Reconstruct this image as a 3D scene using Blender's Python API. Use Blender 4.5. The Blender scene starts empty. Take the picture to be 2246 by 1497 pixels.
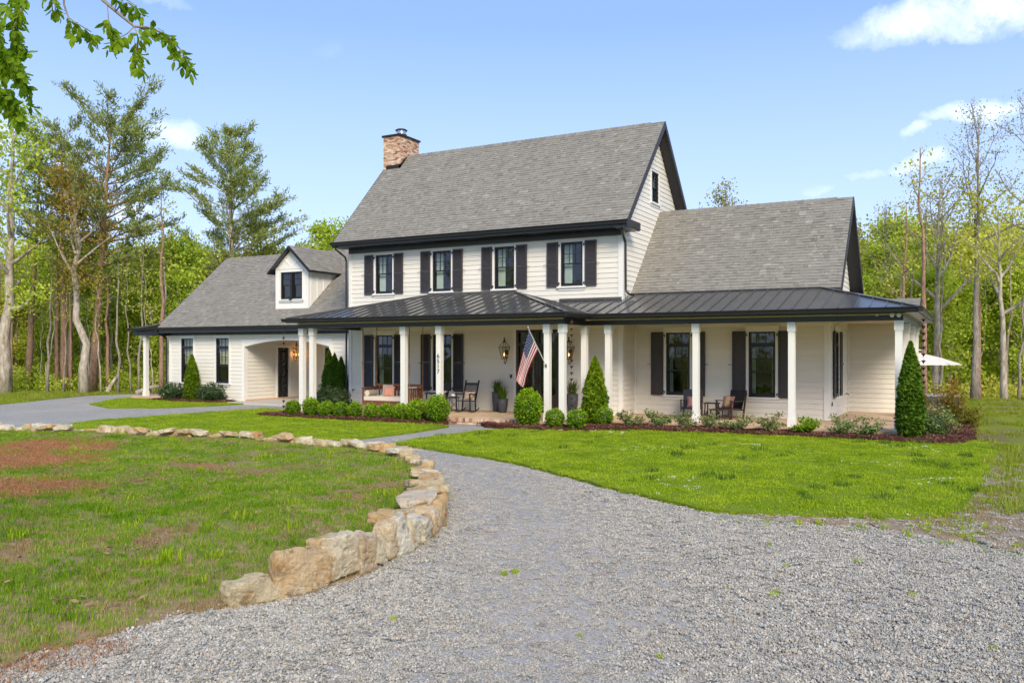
import bpy, bmesh, math, random
import numpy as np
from mathutils import Vector, Matrix, noise as mnoise
R = math.radians
random.seed(7); RNG = np.random.default_rng(7)
sc = bpy.context.scene
COL = sc.collection
# ------------------------------------------------------------------ camera, world, sun, exposure
# z = 0 is the porch floor; the gravel lies at z = -0.2. x runs along the house front, y goes into the depth.
FPX, CX, HOR, ZC = 1843.0, 1123.0, 770.0, 2.2
YAW = R(28.65); cY, sY = math.cos(YAW), math.sin(YAW)
cd = bpy.data.cameras.new('camera'); cam = bpy.data.objects.new('camera', cd); COL.objects.link(cam)
cam.location = (0, 0, ZC); cam.rotation_euler = (R(90), 0, YAW)
cd.sensor_width = 36; cd.lens = FPX / 2246 * 36; cd.shift_y = 21.5 / 2246; cd.clip_end = 3000
sc.camera = cam
SUN_EL, SUN_AZ = 36.0, 140.0          # azimuth clockwise from +y (behind the camera, to its right)
w = bpy.data.worlds.new('World'); sc.world = w; w.use_nodes = True
sc.view_settings.view_transform = 'Standard'; sc.view_settings.look = 'None'
sc.view_settings.exposure = 0.72; sc.view_settings.gamma = 1; sc.view_settings.use_curve_mapping = False
sd = bpy.data.lights.new('sun', 'SUN'); sd.energy = 2.5; sd.angle = R(22); sd.color = (1, .89, .72)
sun = bpy.data.objects.new('sun', sd); COL.objects.link(sun)
_a = R(SUN_AZ); _sv = Vector((math.sin(_a) * math.cos(R(SUN_EL)), math.cos(_a) * math.cos(R(SUN_EL)), math.sin(R(SUN_EL))))
sun.rotation_euler = _sv.to_track_quat('Z', 'Y').to_euler(); sun.location = (0, 0, 40)
sc.render.engine = 'CYCLES'
try:
    sc.cycles.use_denoising = True; sc.cycles.max_bounces = 5; sc.cycles.transparent_max_bounces = 8
    sc.cycles.sample_clamp_indirect = 6; sc.cycles.diffuse_bounces = 3; sc.cycles.glossy_bounces = 2; sc.cycles.use_adaptive_sampling = True; sc.cycles.adaptive_threshold = .03
except Exception: pass

class NT:                                                     # tiny node helper
    def __init__(s, tree): s.t = tree; s.n = tree.nodes; s.l = tree.links
    def new(s, typ, props=None, **ins):
        n = s.n.new(typ)
        for k, v in (props or {}).items(): setattr(n, k, v)
        for k, v in ins.items():
            key = int(k[1:]) if k[0] == 'i' and k[1:].isdigit() else k.replace('_', ' ')
            s.set(n.inputs[key], v)
        return n
    def set(s, sock, v):
        if isinstance(v, bpy.types.NodeSocket): s.l.new(v, sock)
        elif isinstance(v, bpy.types.Node): s.l.new(v.outputs[0], sock)
        else: sock.default_value = v
    def math(s, op, a, b=None, c=None, clamp=False):
        n = s.n.new('ShaderNodeMath'); n.operation = op; n.use_clamp = clamp
        for i, v in enumerate((a, b, c)):
            if v is not None: s.set(n.inputs[i], v)
        return n.outputs[0]
    def noise(s, scale, detail=4, rough=.6, vec=None, out=0):
        n = s.n.new('ShaderNodeTexNoise'); n.inputs['Scale'].default_value = scale
        n.inputs['Detail'].default_value = detail; n.inputs['Roughness'].default_value = rough
        if vec is not None: s.l.new(vec, n.inputs['Vector'])
        return n.outputs[out]
    def ramp(s, fac, stops, interp='LINEAR'):
        n = s.n.new('ShaderNodeValToRGB'); n.color_ramp.interpolation = interp
        e = n.color_ramp.elements
        while len(e) < len(stops): e.new(.5)
        for el, (p, c) in zip(e, stops): el.position = p; el.color = (*c, 1) if len(c) == 3 else c
        s.set(n.inputs[0], fac); return n.outputs[0]
    def mix(s, fac, a, b, mode='MIX'):
        n = s.n.new('ShaderNodeMix'); n.data_type = 'RGBA'; n.blend_type = mode
        s.set(n.inputs[0], fac)
        for i, v in ((6, a), (7, b)):
            if isinstance(v, tuple): v = (*v, 1) if len(v) == 3 else v
            s.set(n.inputs[i], v)
        return n.outputs[2]

# world: physical sky with a few fair-weather clouds
T = NT(w.node_tree); T.n.clear()
sky = T.new('ShaderNodeTexSky', dict(sky_type='NISHITA', sun_disc=False, sun_elevation=R(SUN_EL), sun_rotation=R(SUN_AZ), altitude=250, air_density=1.0, dust_density=1.6, ozone_density=1.3))
dirv = T.new('ShaderNodeTexCoord').outputs['Generated']
def sky_dir(px, py):
    X, Z = (px - CX) / FPX, (HOR - py) / FPX
    return Vector((cY * X - sY, sY * X + cY, Z)).normalized()
warp = T.new('ShaderNodeVectorMath', dict(operation='SCALE'), Scale=.085)
wn = T.new('ShaderNodeVectorMath', dict(operation='SUBTRACT')); T.l.new(T.noise(7, 7, .68, dirv, 1), wn.inputs[0]); wn.inputs[1].default_value = (.5, .5, .5)
T.l.new(wn.outputs[0], warp.inputs[0])
dw = T.new('ShaderNodeVectorMath', dict(operation='ADD')); T.l.new(dirv, dw.inputs[0]); T.l.new(warp.outputs[0], dw.inputs[1])
cl = None
for px, py, wx, wy, op in [(2120, 22, 290, 52, 1.0), (2010, 62, 190, 46, .85), (2135, 257, 95, 30, 1.0), (2012, 289, 40, 17, .9), (2015, 364, 80, 27, .95), (1893, 385, 48, 13, .45), (1790, 419, 38, 15, .35), (368, 300, 78, 42, .85), (285, 470, 60, 30, .7), (40, 300, 70, 40, .6), (330, 5, 90, 22, .35), (730, 110, 40, 30, .12), (-500, 200, 260, 60, .9), (2900, 160, 300, 60, .9), (3500, 420, 260, 40, .8), (-1200, 380, 300, 50, .8)]:
    c0 = sky_dir(px, py); rt = Vector((0, 0, 1)).cross(c0).normalized() * -1; up = c0.cross(rt).normalized()
    df = T.new('ShaderNodeVectorMath', dict(operation='SUBTRACT')); T.l.new(dw.outputs[0], df.inputs[0]); df.inputs[1].default_value = c0
    q = []
    for ax, r_ in ((rt, wx / FPX), (up, wy / FPX)):
        d_ = T.new('ShaderNodeVectorMath', dict(operation='DOT_PRODUCT')); T.l.new(df.outputs[0], d_.inputs[0]); d_.inputs[1].default_value = ax / (r_ * .88)
        q.append(T.math('POWER', T.math('ABSOLUTE', d_.outputs['Value']), 2))
    m = T.math('MULTIPLY', T.math('SMOOTHSTEP' if False else 'SUBTRACT', 1.0, T.math('ADD', *q), clamp=True), op)
    cl = m if cl is None else T.math('MAXIMUM', cl, m)
tex = T.noise(26, 7, .6, dw.outputs[0])
cl = T.math('MULTIPLY', cl, T.math('MULTIPLY_ADD', tex, 2.4, -.42, clamp=True), clamp=True)
cl = T.ramp(cl, [(0.02, (0, 0, 0)), (.30, (.22, .22, .22)), (1, (.88, .88, .88))])
zc_ = T.new('ShaderNodeSeparateXYZ'); T.l.new(dirv, zc_.inputs[0])
haze_ = T.ramp(zc_.outputs[2], [(0.0, (.78, .78, .78)), (.12, (.42, .42, .42)), (.36, (0, 0, 0))])
skyc = T.mix(cl, T.mix(haze_, T.mix(.5, sky.outputs[0], (3.7, 6.1, 12.0)), (7.8, 9.3, 12.6)), (10.2, 11.0, 12.3))
bg = T.new('ShaderNodeBackground', Strength=.081); T.l.new(skyc, bg.inputs[0])
T.l.new(bg.outputs[0], T.new('ShaderNodeOutputWorld').inputs[0])

def PY(px, py, Y):                                            # the point seen at photo pixel (px, py) on the plane y = Y
    t = (px - CX) / FPX; d = Y / (sY * t + cY)
    return Vector(((cY * t - sY) * d, Y, ZC + (HOR - py) / FPX * d))
def GP(px, py, z=-.2):                                        # the same on the level z
    d = (ZC - z) * FPX / (py - HOR); t = (px - CX) / FPX * d
    return Vector((cY * t - sY * d, sY * t + cY * d, z))
def DP(px, d, z=-.2):                                         # the point at distance d below column px
    t = (px - CX) / FPX * d
    return Vector((cY * t - sY * d, sY * t + cY * d, z))

# ------------------------------------------------------------------ mesh helpers
class MB:
    def __init__(s): s.v = []; s.f = []; s.m = []; s.t = []
    def poly(s, pts, mi=0, tone=.5):
        b = len(s.v); s.v += [tuple(p) for p in pts]; s.f.append(tuple(range(b, b + len(pts)))); s.m.append(mi); s.t.append(tone)
    def hexa(s, p, mi=0, tone=.5, skip=()):                   # p: 4 bottom, 4 top corners, both counter-clockwise from above
        b = len(s.v); s.v += [tuple(q) for q in p]
        for i, f in enumerate(((3, 2, 1, 0), (4, 5, 6, 7), (0, 1, 5, 4), (1, 2, 6, 5), (2, 3, 7, 6), (3, 0, 4, 7))):
            if i in skip: continue
            s.f.append(tuple(b + k for k in f)); s.m.append(mi); s.t.append(tone)
    def box(s, x0, x1, y0, y1, z0, z1, mi=0, tone=.5):
        s.hexa([(x0, y0, z0), (x1, y0, z0), (x1, y1, z0), (x0, y1, z0), (x0, y0, z1), (x1, y0, z1), (x1, y1, z1), (x0, y1, z1)], mi, tone)
    def fbox(s, fr, u0, u1, w0, w1, z0, z1, mi=0, tone=.5):
        P = fr.P
        s.hexa([P(u0, w1, z0), P(u1, w1, z0), P(u1, w0, z0), P(u0, w0, z0), P(u0, w1, z1), P(u1, w1, z1), P(u1, w0, z1), P(u0, w0, z1)], mi, tone)
    def bar(s, a, b, w_, h=None, up=(0, 0, 1), mi=0, tone=.5):  # a squared bar from a to b
        a = Vector(a); b = Vector(b); h = h or w_; d = (b - a).normalized(); up = Vector(up)
        if abs(d.dot(up)) > .98: up = Vector((0, 1, 0))
        r = d.cross(up).normalized() * (w_ / 2); u = r.cross(d).normalized() * (h / 2)
        s.hexa([a - r - u, a + r - u, b + r - u, b - r - u, a - r + u, a + r + u, b + r + u, b - r + u], mi, tone)
    def tube(s, path, rad, n=6, mi=0, tone=.5, cap=True):
        path = [Vector(p) for p in path]
        if not hasattr(rad, '__len__'): rad = [rad] * len(path)
        b = len(s.v); ref = Vector((.31, .87, .38))
        for i, p in enumerate(path):
            d = (path[min(i + 1, len(path) - 1)] - path[max(i - 1, 0)]).normalized()
            if abs(d.dot(ref)) > .97: ref = Vector((1, .1, 0))
            a = d.cross(ref).normalized(); c = d.cross(a)
            for k in range(n):
                g = 2 * math.pi * k / n; s.v.append(tuple(p + (a * math.cos(g) + c * math.sin(g)) * rad[i]))
        for i in range(len(path) - 1):
            for k in range(n):
                k2 = (k + 1) % n; s.f.append((b + i * n + k, b + i * n + k2, b + (i + 1) * n + k2, b + (i + 1) * n + k)); s.m.append(mi); s.t.append(tone)
        if cap:
            s.f.append(tuple(b + k for k in range(n))[::-1]); s.m.append(mi); s.t.append(tone)
            s.f.append(tuple(b + (len(path) - 1) * n + k for k in range(n))); s.m.append(mi); s.t.append(tone)
    def lathe(s, prof, c=(0, 0, 0), n=16, mi=0, tone=.5, sq=1.0):
        b = len(s.v)
        for r_, z in prof:
            for k in range(n):
                g = 2 * math.pi * k / n; s.v.append((c[0] + r_ * math.cos(g), c[1] + r_ * sq * math.sin(g), c[2] + z))
        for i in range(len(prof) - 1):
            for k in range(n):
                k2 = (k + 1) % n; s.f.append((b + i * n + k, b + i * n + k2, b + (i + 1) * n + k2, b + (i + 1) * n + k)); s.m.append(mi); s.t.append(tone)
        s.f.append(tuple(b + k for k in range(n))[::-1]); s.m.append(mi); s.t.append(tone)
        s.f.append(tuple(b + (len(prof) - 1) * n + k for k in range(n))); s.m.append(mi); s.t.append(tone)
    def ext(s, prof, a, b, out, mi=0, tone=.5):               # profile (offset outwards, z) swept from a to b
        a = Vector(a); b = Vector(b); out = Vector(out); k = len(s.v); n = len(prof)
        for p in (a, b):
            for o, z in prof: s.v.append(tuple(p + out * o + Vector((0, 0, z))))
        for i in range(n):
            j = (i + 1) % n; s.f.append((k + i, k + j, k + n + j, k + n + i)); s.m.append(mi); s.t.append(tone)
        s.f.append(tuple(range(k, k + n))[::-1]); s.m.append(mi); s.t.append(tone)
        s.f.append(tuple(range(k + n, k + 2 * n))); s.m.append(mi); s.t.append(tone)
    def slab(s, pts, th, mi=0, tone=.5):                      # flat polygon thickened downwards
        n = len(pts); k = len(s.v); s.v += [tuple(p) for p in pts] + [(p[0], p[1], p[2] - th) for p in pts]
        s.f.append(tuple(range(k, k + n))); s.m.append(mi); s.t.append(tone)
        s.f.append(tuple(range(k + n, k + 2 * n))[::-1]); s.m.append(mi); s.t.append(tone)
        for i in range(n):
            j = (i + 1) % n; s.f.append((k + i, k + n + i, k + n + j, k + j)); s.m.append(mi); s.t.append(tone)
    def mesh(s, name, mats, smooth=False, off=(0, 0, 0), fix=True):
        me = bpy.data.meshes.new(name); o = Vector(off)
        me.from_pydata([(x - o.x, y - o.y, z - o.z) for x, y, z in s.v], [], s.f)
        for m in (mats if isinstance(mats, (list, tuple)) else [mats]): me.materials.append(m)
        me.polygons.foreach_set('material_index', s.m)
        at = me.attributes.new('tone', 'FLOAT', 'FACE'); at.data.foreach_set('value', s.t)
        if fix:
            bm = bmesh.new(); bm.from_mesh(me); bmesh.ops.recalc_face_normals(bm, faces=bm.faces); bm.to_mesh(me); bm.free()
        if smooth: me.polygons.foreach_set('use_smooth', [True] * len(me.polygons))
        return me
    def build(s, name, mats, parent=None, local=False, smooth=False, fix=True):
        if not s.v: return None
        off = Vector((0, 0, 0))
        if not local:
            xs, ys, zs = zip(*s.v); off = Vector(((min(xs) + max(xs)) / 2, (min(ys) + max(ys)) / 2, min(zs)))
        o = bpy.data.objects.new(name, s.mesh(name, mats, smooth, off, fix)); COL.objects.link(o); place(o, off if not local else None, parent)
        return o
def wloc(o):
    v = Vector((0, 0, 0))
    while o: v += o.location; o = o.parent
    return v
def place(o, world, parent):
    o.parent = parent
    if world is not None: o.location = world - (wloc(parent) if parent else Vector((0, 0, 0)))
def tag(o, label=None, cat=None, group=None, kind=None):
    for k, v in (('label', label), ('category', cat), ('group', group), ('kind', kind)):
        if v: o[k] = v
    return o
def empty(name, loc, label, cat, group=None, rz=0):
    o = bpy.data.objects.new(name, None); COL.objects.link(o); o.location = loc; o.rotation_euler = (0, 0, rz); o.empty_display_size = .2
    return tag(o, label, cat, group)
def link(name, me, loc, parent=None, rot=(0, 0, 0), scale=(1, 1, 1)):
    o = bpy.data.objects.new(name, me); COL.objects.link(o); o.parent = parent; o.location = loc; o.rotation_euler = rot; o.scale = scale
    return o
def copy_tree(o, parent=None):
    c = o.copy(); COL.objects.link(c); c.parent = parent
    for ch in list(o.children): copy_tree(ch, c)
    return c

# ------------------------------------------------------------------ materials
def mat(name, col, rough=.6, metal=0, bump=0, bscale=40, var=.0, vscale=6, spec=None, dirt=0, trans=0, aniso=None):
    m = bpy.data.materials.new(name); m.use_nodes = True; T = NT(m.node_tree); b = T.n['Principled BSDF']
    b.inputs['Roughness'].default_value = rough; b.inputs['Metallic'].default_value = metal
    if spec is not None: b.inputs['Specular IOR Level'].default_value = spec
    geo = T.new('ShaderNodeNewGeometry').outputs['Position']
    c = (*col, 1)
    tone = T.new('ShaderNodeAttribute', dict(attribute_name='tone')).outputs['Fac']
    n1 = T.noise(vscale, 5, .6, geo)
    f = T.math('ADD', T.math('MULTIPLY', T.math('SUBTRACT', n1, .5), var * 3), T.math('MULTIPLY', T.math('SUBTRACT', tone, .5), 1.0))
    hs = T.new('ShaderNodeHueSaturation', Value=T.math('ADD', 1.0, f, clamp=False)); hs.inputs['Color'].default_value = c
    out = hs.outputs[0]
    if dirt:
        out = T.mix(T.math('MULTIPLY', T.ramp(T.noise(1.7, 6, .7, geo), [(.45, (0, 0, 0)), (.75, (1, 1, 1))]), dirt), out, (.16, .13, .09))
    T.l.new(out, b.inputs['Base Color'])
    if bump:
        bp = T.new('ShaderNodeBump', Strength=bump, Distance=.01); T.l.new(T.noise(bscale, 5, .6, geo), bp.inputs['Height']); T.l.new(bp.outputs[0], b.inputs['Normal'])
    if trans:
        tr = T.new('ShaderNodeBsdfTranslucent'); T.l.new(out, tr.inputs[0]); mx = T.new('ShaderNodeMixShader', Fac=trans)
        T.l.new(b.outputs[0], mx.inputs[1]); T.l.new(tr.outputs[0], mx.inputs[2]); T.l.new(mx.outputs[0], T.n['Material Output'].inputs[0])
    return m
M = {}
M['siding'] = mat('white_siding', (.745, .705, .615), .55, bump=.08, bscale=60, var=.03, vscale=1.3)
M['porchwall'] = M['siding']
M['trim'] = mat('white_trim', (.79, .765, .71), .45, var=.02, vscale=2)
M['black'] = mat('black_painted_metal', (.018, .018, .021), .35, var=.2)
M['soffit'] = mat('dark_soffit', (.035, .033, .035), .6)
M['seam'] = mat('dark_standing_seam', (.075, .073, .070), .2, var=.25, vscale=1.1, bump=.15, bscale=5)
M['shutter'] = mat('charcoal_shutter', (.046, .041, .044), .55, var=.15)
M['sash'] = mat('black_sash', (.012, .013, .016), .4)
M['ceil'] = mat('porch_ceiling', (.68, .52, .33), .7)
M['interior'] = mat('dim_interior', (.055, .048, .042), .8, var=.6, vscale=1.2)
M['curtain'] = mat('pale_curtain', (.60, .68, .64), .8)
M['shade'] = mat('woven_shade', (.52, .50, .38), .8, var=.1, vscale=30)
M['wood'] = mat('stained_wood', (.16, .06, .03), .5, var=.2, vscale=9)
M['darkwood'] = mat('dark_wood', (.045, .022, .016), .5, var=.3, vscale=12)
M['doorwood'] = mat('dark_door', (.030, .020, .016), .35, var=.2, vscale=8)
M['cush'] = mat('cream_cushion', (.66, .60, .50), .9, bump=.2)
M['rope'] = mat('tan_rope', (.30, .15, .07), .9, bump=.5, bscale=120)
M['copper'] = mat('aged_copper', (.12, .065, .05), .45, metal=.6, var=.3)
M['planter'] = mat('grey_planter', (.055, .058, .066), .6, var=.15)
M['iron'] = mat('bronze_iron', (.030, .020, .015), .5, metal=.4)
M['steel'] = mat('steel', (.45, .45, .46), .3, metal=.9)
M['concrete'] = mat('concrete', (.50, .46, .40), .85, bump=.2, var=.1)
M['canvas'] = mat('umbrella_canvas', (.70, .62, .53), .9)

def glass_mat(name, refl=.0, tint=(.86, .88, .86)):
    m = bpy.data.materials.new(name); m.use_nodes = True; T = NT(m.node_tree); T.n.clear()
    tr = T.new('ShaderNodeBsdfTransparent'); tr.inputs[0].default_value = (*tint, 1)
    gl = T.new('ShaderNodeBsdfGlossy', Roughness=.02); gl.inputs[0].default_value = (.95, .97, 1, 1)
    geo = T.new('ShaderNodeNewGeometry').outputs['Position']
    bp = T.new('ShaderNodeBump', Strength=.12, Distance=.02); T.l.new(T.noise(2.2, 2, .5, geo), bp.inputs['Height']); T.l.new(bp.outputs[0], gl.inputs['Normal'])
    fr = T.new('ShaderNodeFresnel', IOR=1.5)
    mx = T.new('ShaderNodeMixShader'); g2 = T.new('ShaderNodeNewGeometry'); T.l.new(T.math('MULTIPLY', T.math('ADD', fr.outputs[0], refl, clamp=True), T.math('SUBTRACT', 1.0, g2.outputs['Backfacing'])), mx.inputs[0])
    T.l.new(tr.outputs[0], mx.inputs[1]); T.l.new(gl.outputs[0], mx.inputs[2])
    T.l.new(mx.outputs[0], T.new('ShaderNodeOutputMaterial').inputs[0]); return m
M['glass'] = glass_mat('window_glass', .025)
M['clear'] = glass_mat('lantern_glass', .02, (.9, .9, .88))
def emit_mat(name, col, st):
    m = bpy.data.materials.new(name); m.use_nodes = True; b = m.node_tree.nodes['Principled BSDF']
    b.inputs['Base Color'].default_value = (*col, 1); b.inputs['Emission Color'].default_value = (*col, 1); b.inputs['Emission Strength'].default_value = st; return m
M['flame'] = emit_mat('gas_flame', (1, .42, .10), 5)

def pieces_mat(name, stops, rough=.85, bump=.5, bscale=60, spec=.3, nvar=.25, nscale=8):   # colour per piece from its own tone
    m = bpy.data.materials.new(name); m.use_nodes = True; T = NT(m.node_tree); b = T.n['Principled BSDF']
    b.inputs['Roughness'].default_value = rough; b.inputs['Specular IOR Level'].default_value = spec
    geo = T.new('ShaderNodeNewGeometry').outputs['Position']
    tone = T.new('ShaderNodeAttribute', dict(attribute_name='tone')).outputs['Fac']
    c = T.ramp(tone, stops)
    hs = T.new('ShaderNodeHueSaturation', Value=T.math('ADD', 1, T.math('MULTIPLY', T.math('SUBTRACT', T.noise(nscale, 5, .65, geo), .5), nvar * 3))); T.l.new(c, hs.inputs['Color'])
    T.l.new(hs.outputs[0], b.inputs['Base Color'])
    bp = T.new('ShaderNodeBump', Strength=bump, Distance=.01); T.l.new(T.noise(bscale, 4, .6, geo), bp.inputs['Height']); T.l.new(bp.outputs[0], b.inputs['Normal'])
    return m
M['shingle'] = pieces_mat('asphalt_shingle', [(0, (.155, .142, .118)), (.35, (.225, .208, .175)), (.7, (.27, .253, .213)), (1, (.39, .37, .315))], .9, .5, 160, nvar=.09, nscale=2)
M['brick'] = pieces_mat('blond_brick', [(0, (.22, .10, .065)), (.14, (.40, .21, .13)), (.45, (.56, .36, .24)), (.8, (.66, .48, .34)), (1, (.72, .60, .46))], .9, .5, 90)
M['mortar'] = mat('mortar', (.50, .43, .34), .95, bump=.4)
M['stone'] = None

def leaf_mat(name, stops, trans=.4, rough=.55, patch=0):
    m = bpy.data.materials.new(name); m.use_nodes = True; T = NT(m.node_tree); b = T.n['Principled BSDF']
    b.inputs['Roughness'].default_value = rough; b.inputs['Specular IOR Level'].default_value = .12
    tone = T.new('ShaderNodeAttribute', dict(attribute_name='tone')).outputs['Fac']
    rnd = T.new('ShaderNodeObjectInfo').outputs['Random']
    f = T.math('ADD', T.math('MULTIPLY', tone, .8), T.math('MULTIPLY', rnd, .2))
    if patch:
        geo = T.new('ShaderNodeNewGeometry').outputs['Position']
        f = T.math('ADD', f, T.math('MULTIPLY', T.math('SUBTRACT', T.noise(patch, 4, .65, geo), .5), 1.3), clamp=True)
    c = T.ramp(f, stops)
    T.l.new(c, b.inputs['Base Color'])
    tr = T.new('ShaderNodeBsdfTranslucent'); T.l.new(T.mix(1.0, c, (1.2, 1.25, .6), 'MULTIPLY'), tr.inputs[0])
    mx = T.new('ShaderNodeMixShader', Fac=trans); T.l.new(b.outputs[0], mx.inputs[1]); T.l.new(tr.outputs[0], mx.inputs[2]); T.l.new(mx.outputs[0], T.n['Material Output'].inputs[0])
    return m
M['spring'] = leaf_mat('spring_leaves', [(0, (.22, .28, .03)), (.5, (.42, .52, .05)), (1, (.64, .70, .13))])
M['yellowgreen'] = leaf_mat('yellow_green_leaves', [(0, (.33, .34, .04)), (.5, (.54, .54, .08)), (1, (.72, .67, .17))])
M['tassel'] = leaf_mat('ochre_tassels', [(0, (.22, .15, .03)), (.5, (.38, .27, .05)), (1, (.50, .38, .09))])
M['pine'] = leaf_mat('pine_needles', [(0, (.14, .18, .06)), (.5, (.28, .33, .10)), (1, (.46, .47, .17))], .35)
M['bronze'] = leaf_mat('olive_bronze_leaves', [(0, (.20, .19, .04)), (.5, (.36, .32, .08)), (1, (.52, .43, .14))])
M['near'] = leaf_mat('hickory_leaves', [(0, (.10, .18, .01)), (.5, (.19, .31, .015)), (1, (.32, .46, .03))], .5)
M['box'] = leaf_mat('boxwood_leaves', [(0, (.07, .14, .006)), (.5, (.18, .32, .012)), (1, (.38, .52, .03))], .3)
M['arb'] = leaf_mat('arborvitae_foliage', [(0, (.03, .07, .008)), (.5, (.08, .16, .012)), (1, (.17, .28, .02))], .2)
M['arb2'] = leaf_mat('bright_arborvitae_foliage', [(0, (.06, .11, .006)), (.5, (.15, .24, .01)), (1, (.28, .38, .02))], .25)
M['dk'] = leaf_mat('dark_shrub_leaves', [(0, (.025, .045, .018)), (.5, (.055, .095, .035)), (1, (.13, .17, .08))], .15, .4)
M['varieg'] = leaf_mat('pinkish_shrub_leaves', [(0, (.06, .12, .03)), (.4, (.15, .24, .06)), (.75, (.33, .30, .14)), (1, (.42, .20, .12))], .2)
M['nandina'] = leaf_mat('reddish_shrub_leaves', [(0, (.10, .14, .02)), (.45, (.24, .20, .03)), (.8, (.38, .16, .04)), (1, (.42, .10, .04))], .3)
M['grassb'] = leaf_mat('porch_grass', [(0, (.04, .09, .012)), (1, (.14, .25, .03))], .3)

def bark(name, a, b_, sc_=14):
    m = bpy.data.materials.new(name); m.use_nodes = True; T = NT(m.node_tree); b = T.n['Principled BSDF']; b.inputs['Roughness'].default_value = .9
    geo = T.new('ShaderNodeNewGeometry').outputs['Position']; mp = T.new('ShaderNodeMapping'); T.l.new(geo, mp.inputs[0]); mp.inputs['Scale'].default_value = (1, 1, .3)
    n = T.noise(sc_, 5, .7, mp.outputs[0]); T.l.new(T.ramp(n, [(.35, a), (.65, b_)]), b.inputs['Base Color'])
    bp = T.new('ShaderNodeBump', Strength=.7, Distance=.03); T.l.new(n, bp.inputs['Height']); T.l.new(bp.outputs[0], b.inputs['Normal']); return m
M['bark'] = bark('grey_bark', (.15, .12, .09), (.38, .33, .27))
M['pbark'] = bark('red_pine_bark', (.16, .09, .055), (.42, .26, .18))
M['wbark'] = bark('pale_bark', (.22, .17, .12), (.58, .51, .42), 7)

def ground_mat(name, build):
    m = bpy.data.materials.new(name); m.use_nodes = True; T = NT(m.node_tree); b = T.n['Principled BSDF']
    b.inputs['Roughness'].default_value = .95; b.inputs['Specular IOR Level'].default_value = .15
    geo = T.new('ShaderNodeNewGeometry').outputs['Position']; build(T, b, geo); return m
def _bump(T, b, h, st=.6, dist=.02):
    bp = T.new('ShaderNodeBump', Strength=st, Distance=dist); T.l.new(h, bp.inputs['Height']); T.l.new(bp.outputs[0], b.inputs['Normal'])
def blobs(T, geo, lst):                                       # soft-edged patches of another ground cover, at fixed places
    out = None
    wv = T.new('ShaderNodeVectorMath', dict(operation='ADD')); T.l.new(geo, wv.inputs[0])
    sc2 = T.new('ShaderNodeVectorMath', dict(operation='SCALE'), Scale=2.2); T.l.new(T.noise(.9, 5, .6, geo, 1), sc2.inputs[0]); T.l.new(sc2.outputs[0], wv.inputs[1])
    for x, y, r in lst:
        d = T.new('ShaderNodeVectorMath', dict(operation='DISTANCE')); T.l.new(wv.outputs[0], d.inputs[0]); d.inputs[1].default_value = (x + 1.1, y + 1.1, .9)
        v = T.math('SUBTRACT', 1.25, T.math('DIVIDE', d.outputs['Value'], r), clamp=True); out = v if out is None else T.math('MAXIMUM', out, v)
    return out
BARE = [GP(5, 1003, .0), GP(-60, 1075, .0), GP(110, 972, .0), GP(440, 1014, .0), GP(20, 1225, .0)]
BARE_R = [1.7, 1.6, 1.3, .7, .35]
def g_lawn(T, b, geo):
    n = T.noise(.7, 5, .6, geo); n2 = T.noise(11, 5, .7, geo)
    c = T.mix(n2, (.14, .095, .045), (.42, .31, .17))
    c = T.mix(T.ramp(n, [(.36, (.45, .45, .45)), (.52, (0, 0, 0))]), c, T.mix(n2, (.07, .12, .01), (.15, .22, .02)))
    c = T.mix(T.ramp(blobs(T, geo, [(p.x, p.y, r) for p, r in zip(BARE, BARE_R)]), [(.25, (0, 0, 0)), (.6, (1, 1, 1))]), c, T.mix(T.noise(14, 4, .7, geo), (.24, .09, .04), (.46, .24, .13)))
    T.l.new(c, b.inputs['Base Color']); _bump(T, b, n2, .8, .03)
def g_lawn2(T, b, geo):
    n = T.noise(.45, 5, .6, geo); n2 = T.noise(13, 5, .7, geo)
    c = T.mix(n2, (.09, .15, .006), (.21, .28, .010)); c = T.mix(T.ramp(n, [(.5, (0, 0, 0)), (.75, (.35, .35, .35))]), c, (.26, .27, .06))
    T.l.new(c, b.inputs['Base Color']); _bump(T, b, n2, .8, .03)
def g_gravel(T, b, geo):
    v = T.new('ShaderNodeTexVoronoi', dict(feature='F1'), Scale=58, Randomness=1); T.l.new(geo, v.inputs['Vector'])
    h = T.new('ShaderNodeSeparateColor'); T.l.new(v.outputs['Color'], h.inputs[0])
    c = T.ramp(h.outputs[0], [(0, (.23, .22, .195)), (.3, (.36, .345, .31)), (.65, (.44, .42, .375)), (.88, (.51, .485, .425)), (.97, (.48, .37, .25)), (1, (.62, .60, .54))])
    c = T.mix(T.ramp(v.outputs['Distance'], [(.35, (0, 0, 0)), (.75, (.8, .8, .8))]), c, (.20, .19, .175))
    big = T.noise(.35, 5, .6, geo)
    c = T.mix(T.ramp(big, [(.48, (0, 0, 0)), (.72, (.6, .6, .6))]), c, (.46, .41, .35))
    c = T.mix(T.ramp(T.noise(1.3, 6, .7, geo), [(.60, (0, 0, 0)), (.74, (.30, .30, .30))]), c, (.22, .16, .11))
    T.l.new(c, b.inputs['Base Color']); hh = T.math('MULTIPLY', v.outputs['Distance'], -1); _bump(T, b, hh, .6, .012)
def g_forest(T, b, geo):
    n = T.noise(.35, 6, .65, geo); n2 = T.noise(9, 5, .7, geo)
    c = T.mix(n2, (.12, .17, .01), (.27, .32, .02)); c = T.mix(T.ramp(n, [(.46, (0, 0, 0)), (.62, (1, 1, 1))]), c, T.mix(n2, (.10, .065, .035), (.27, .20, .12)))
    T.l.new(c, b.inputs['Base Color']); _bump(T, b, n2, .9, .05)
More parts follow.
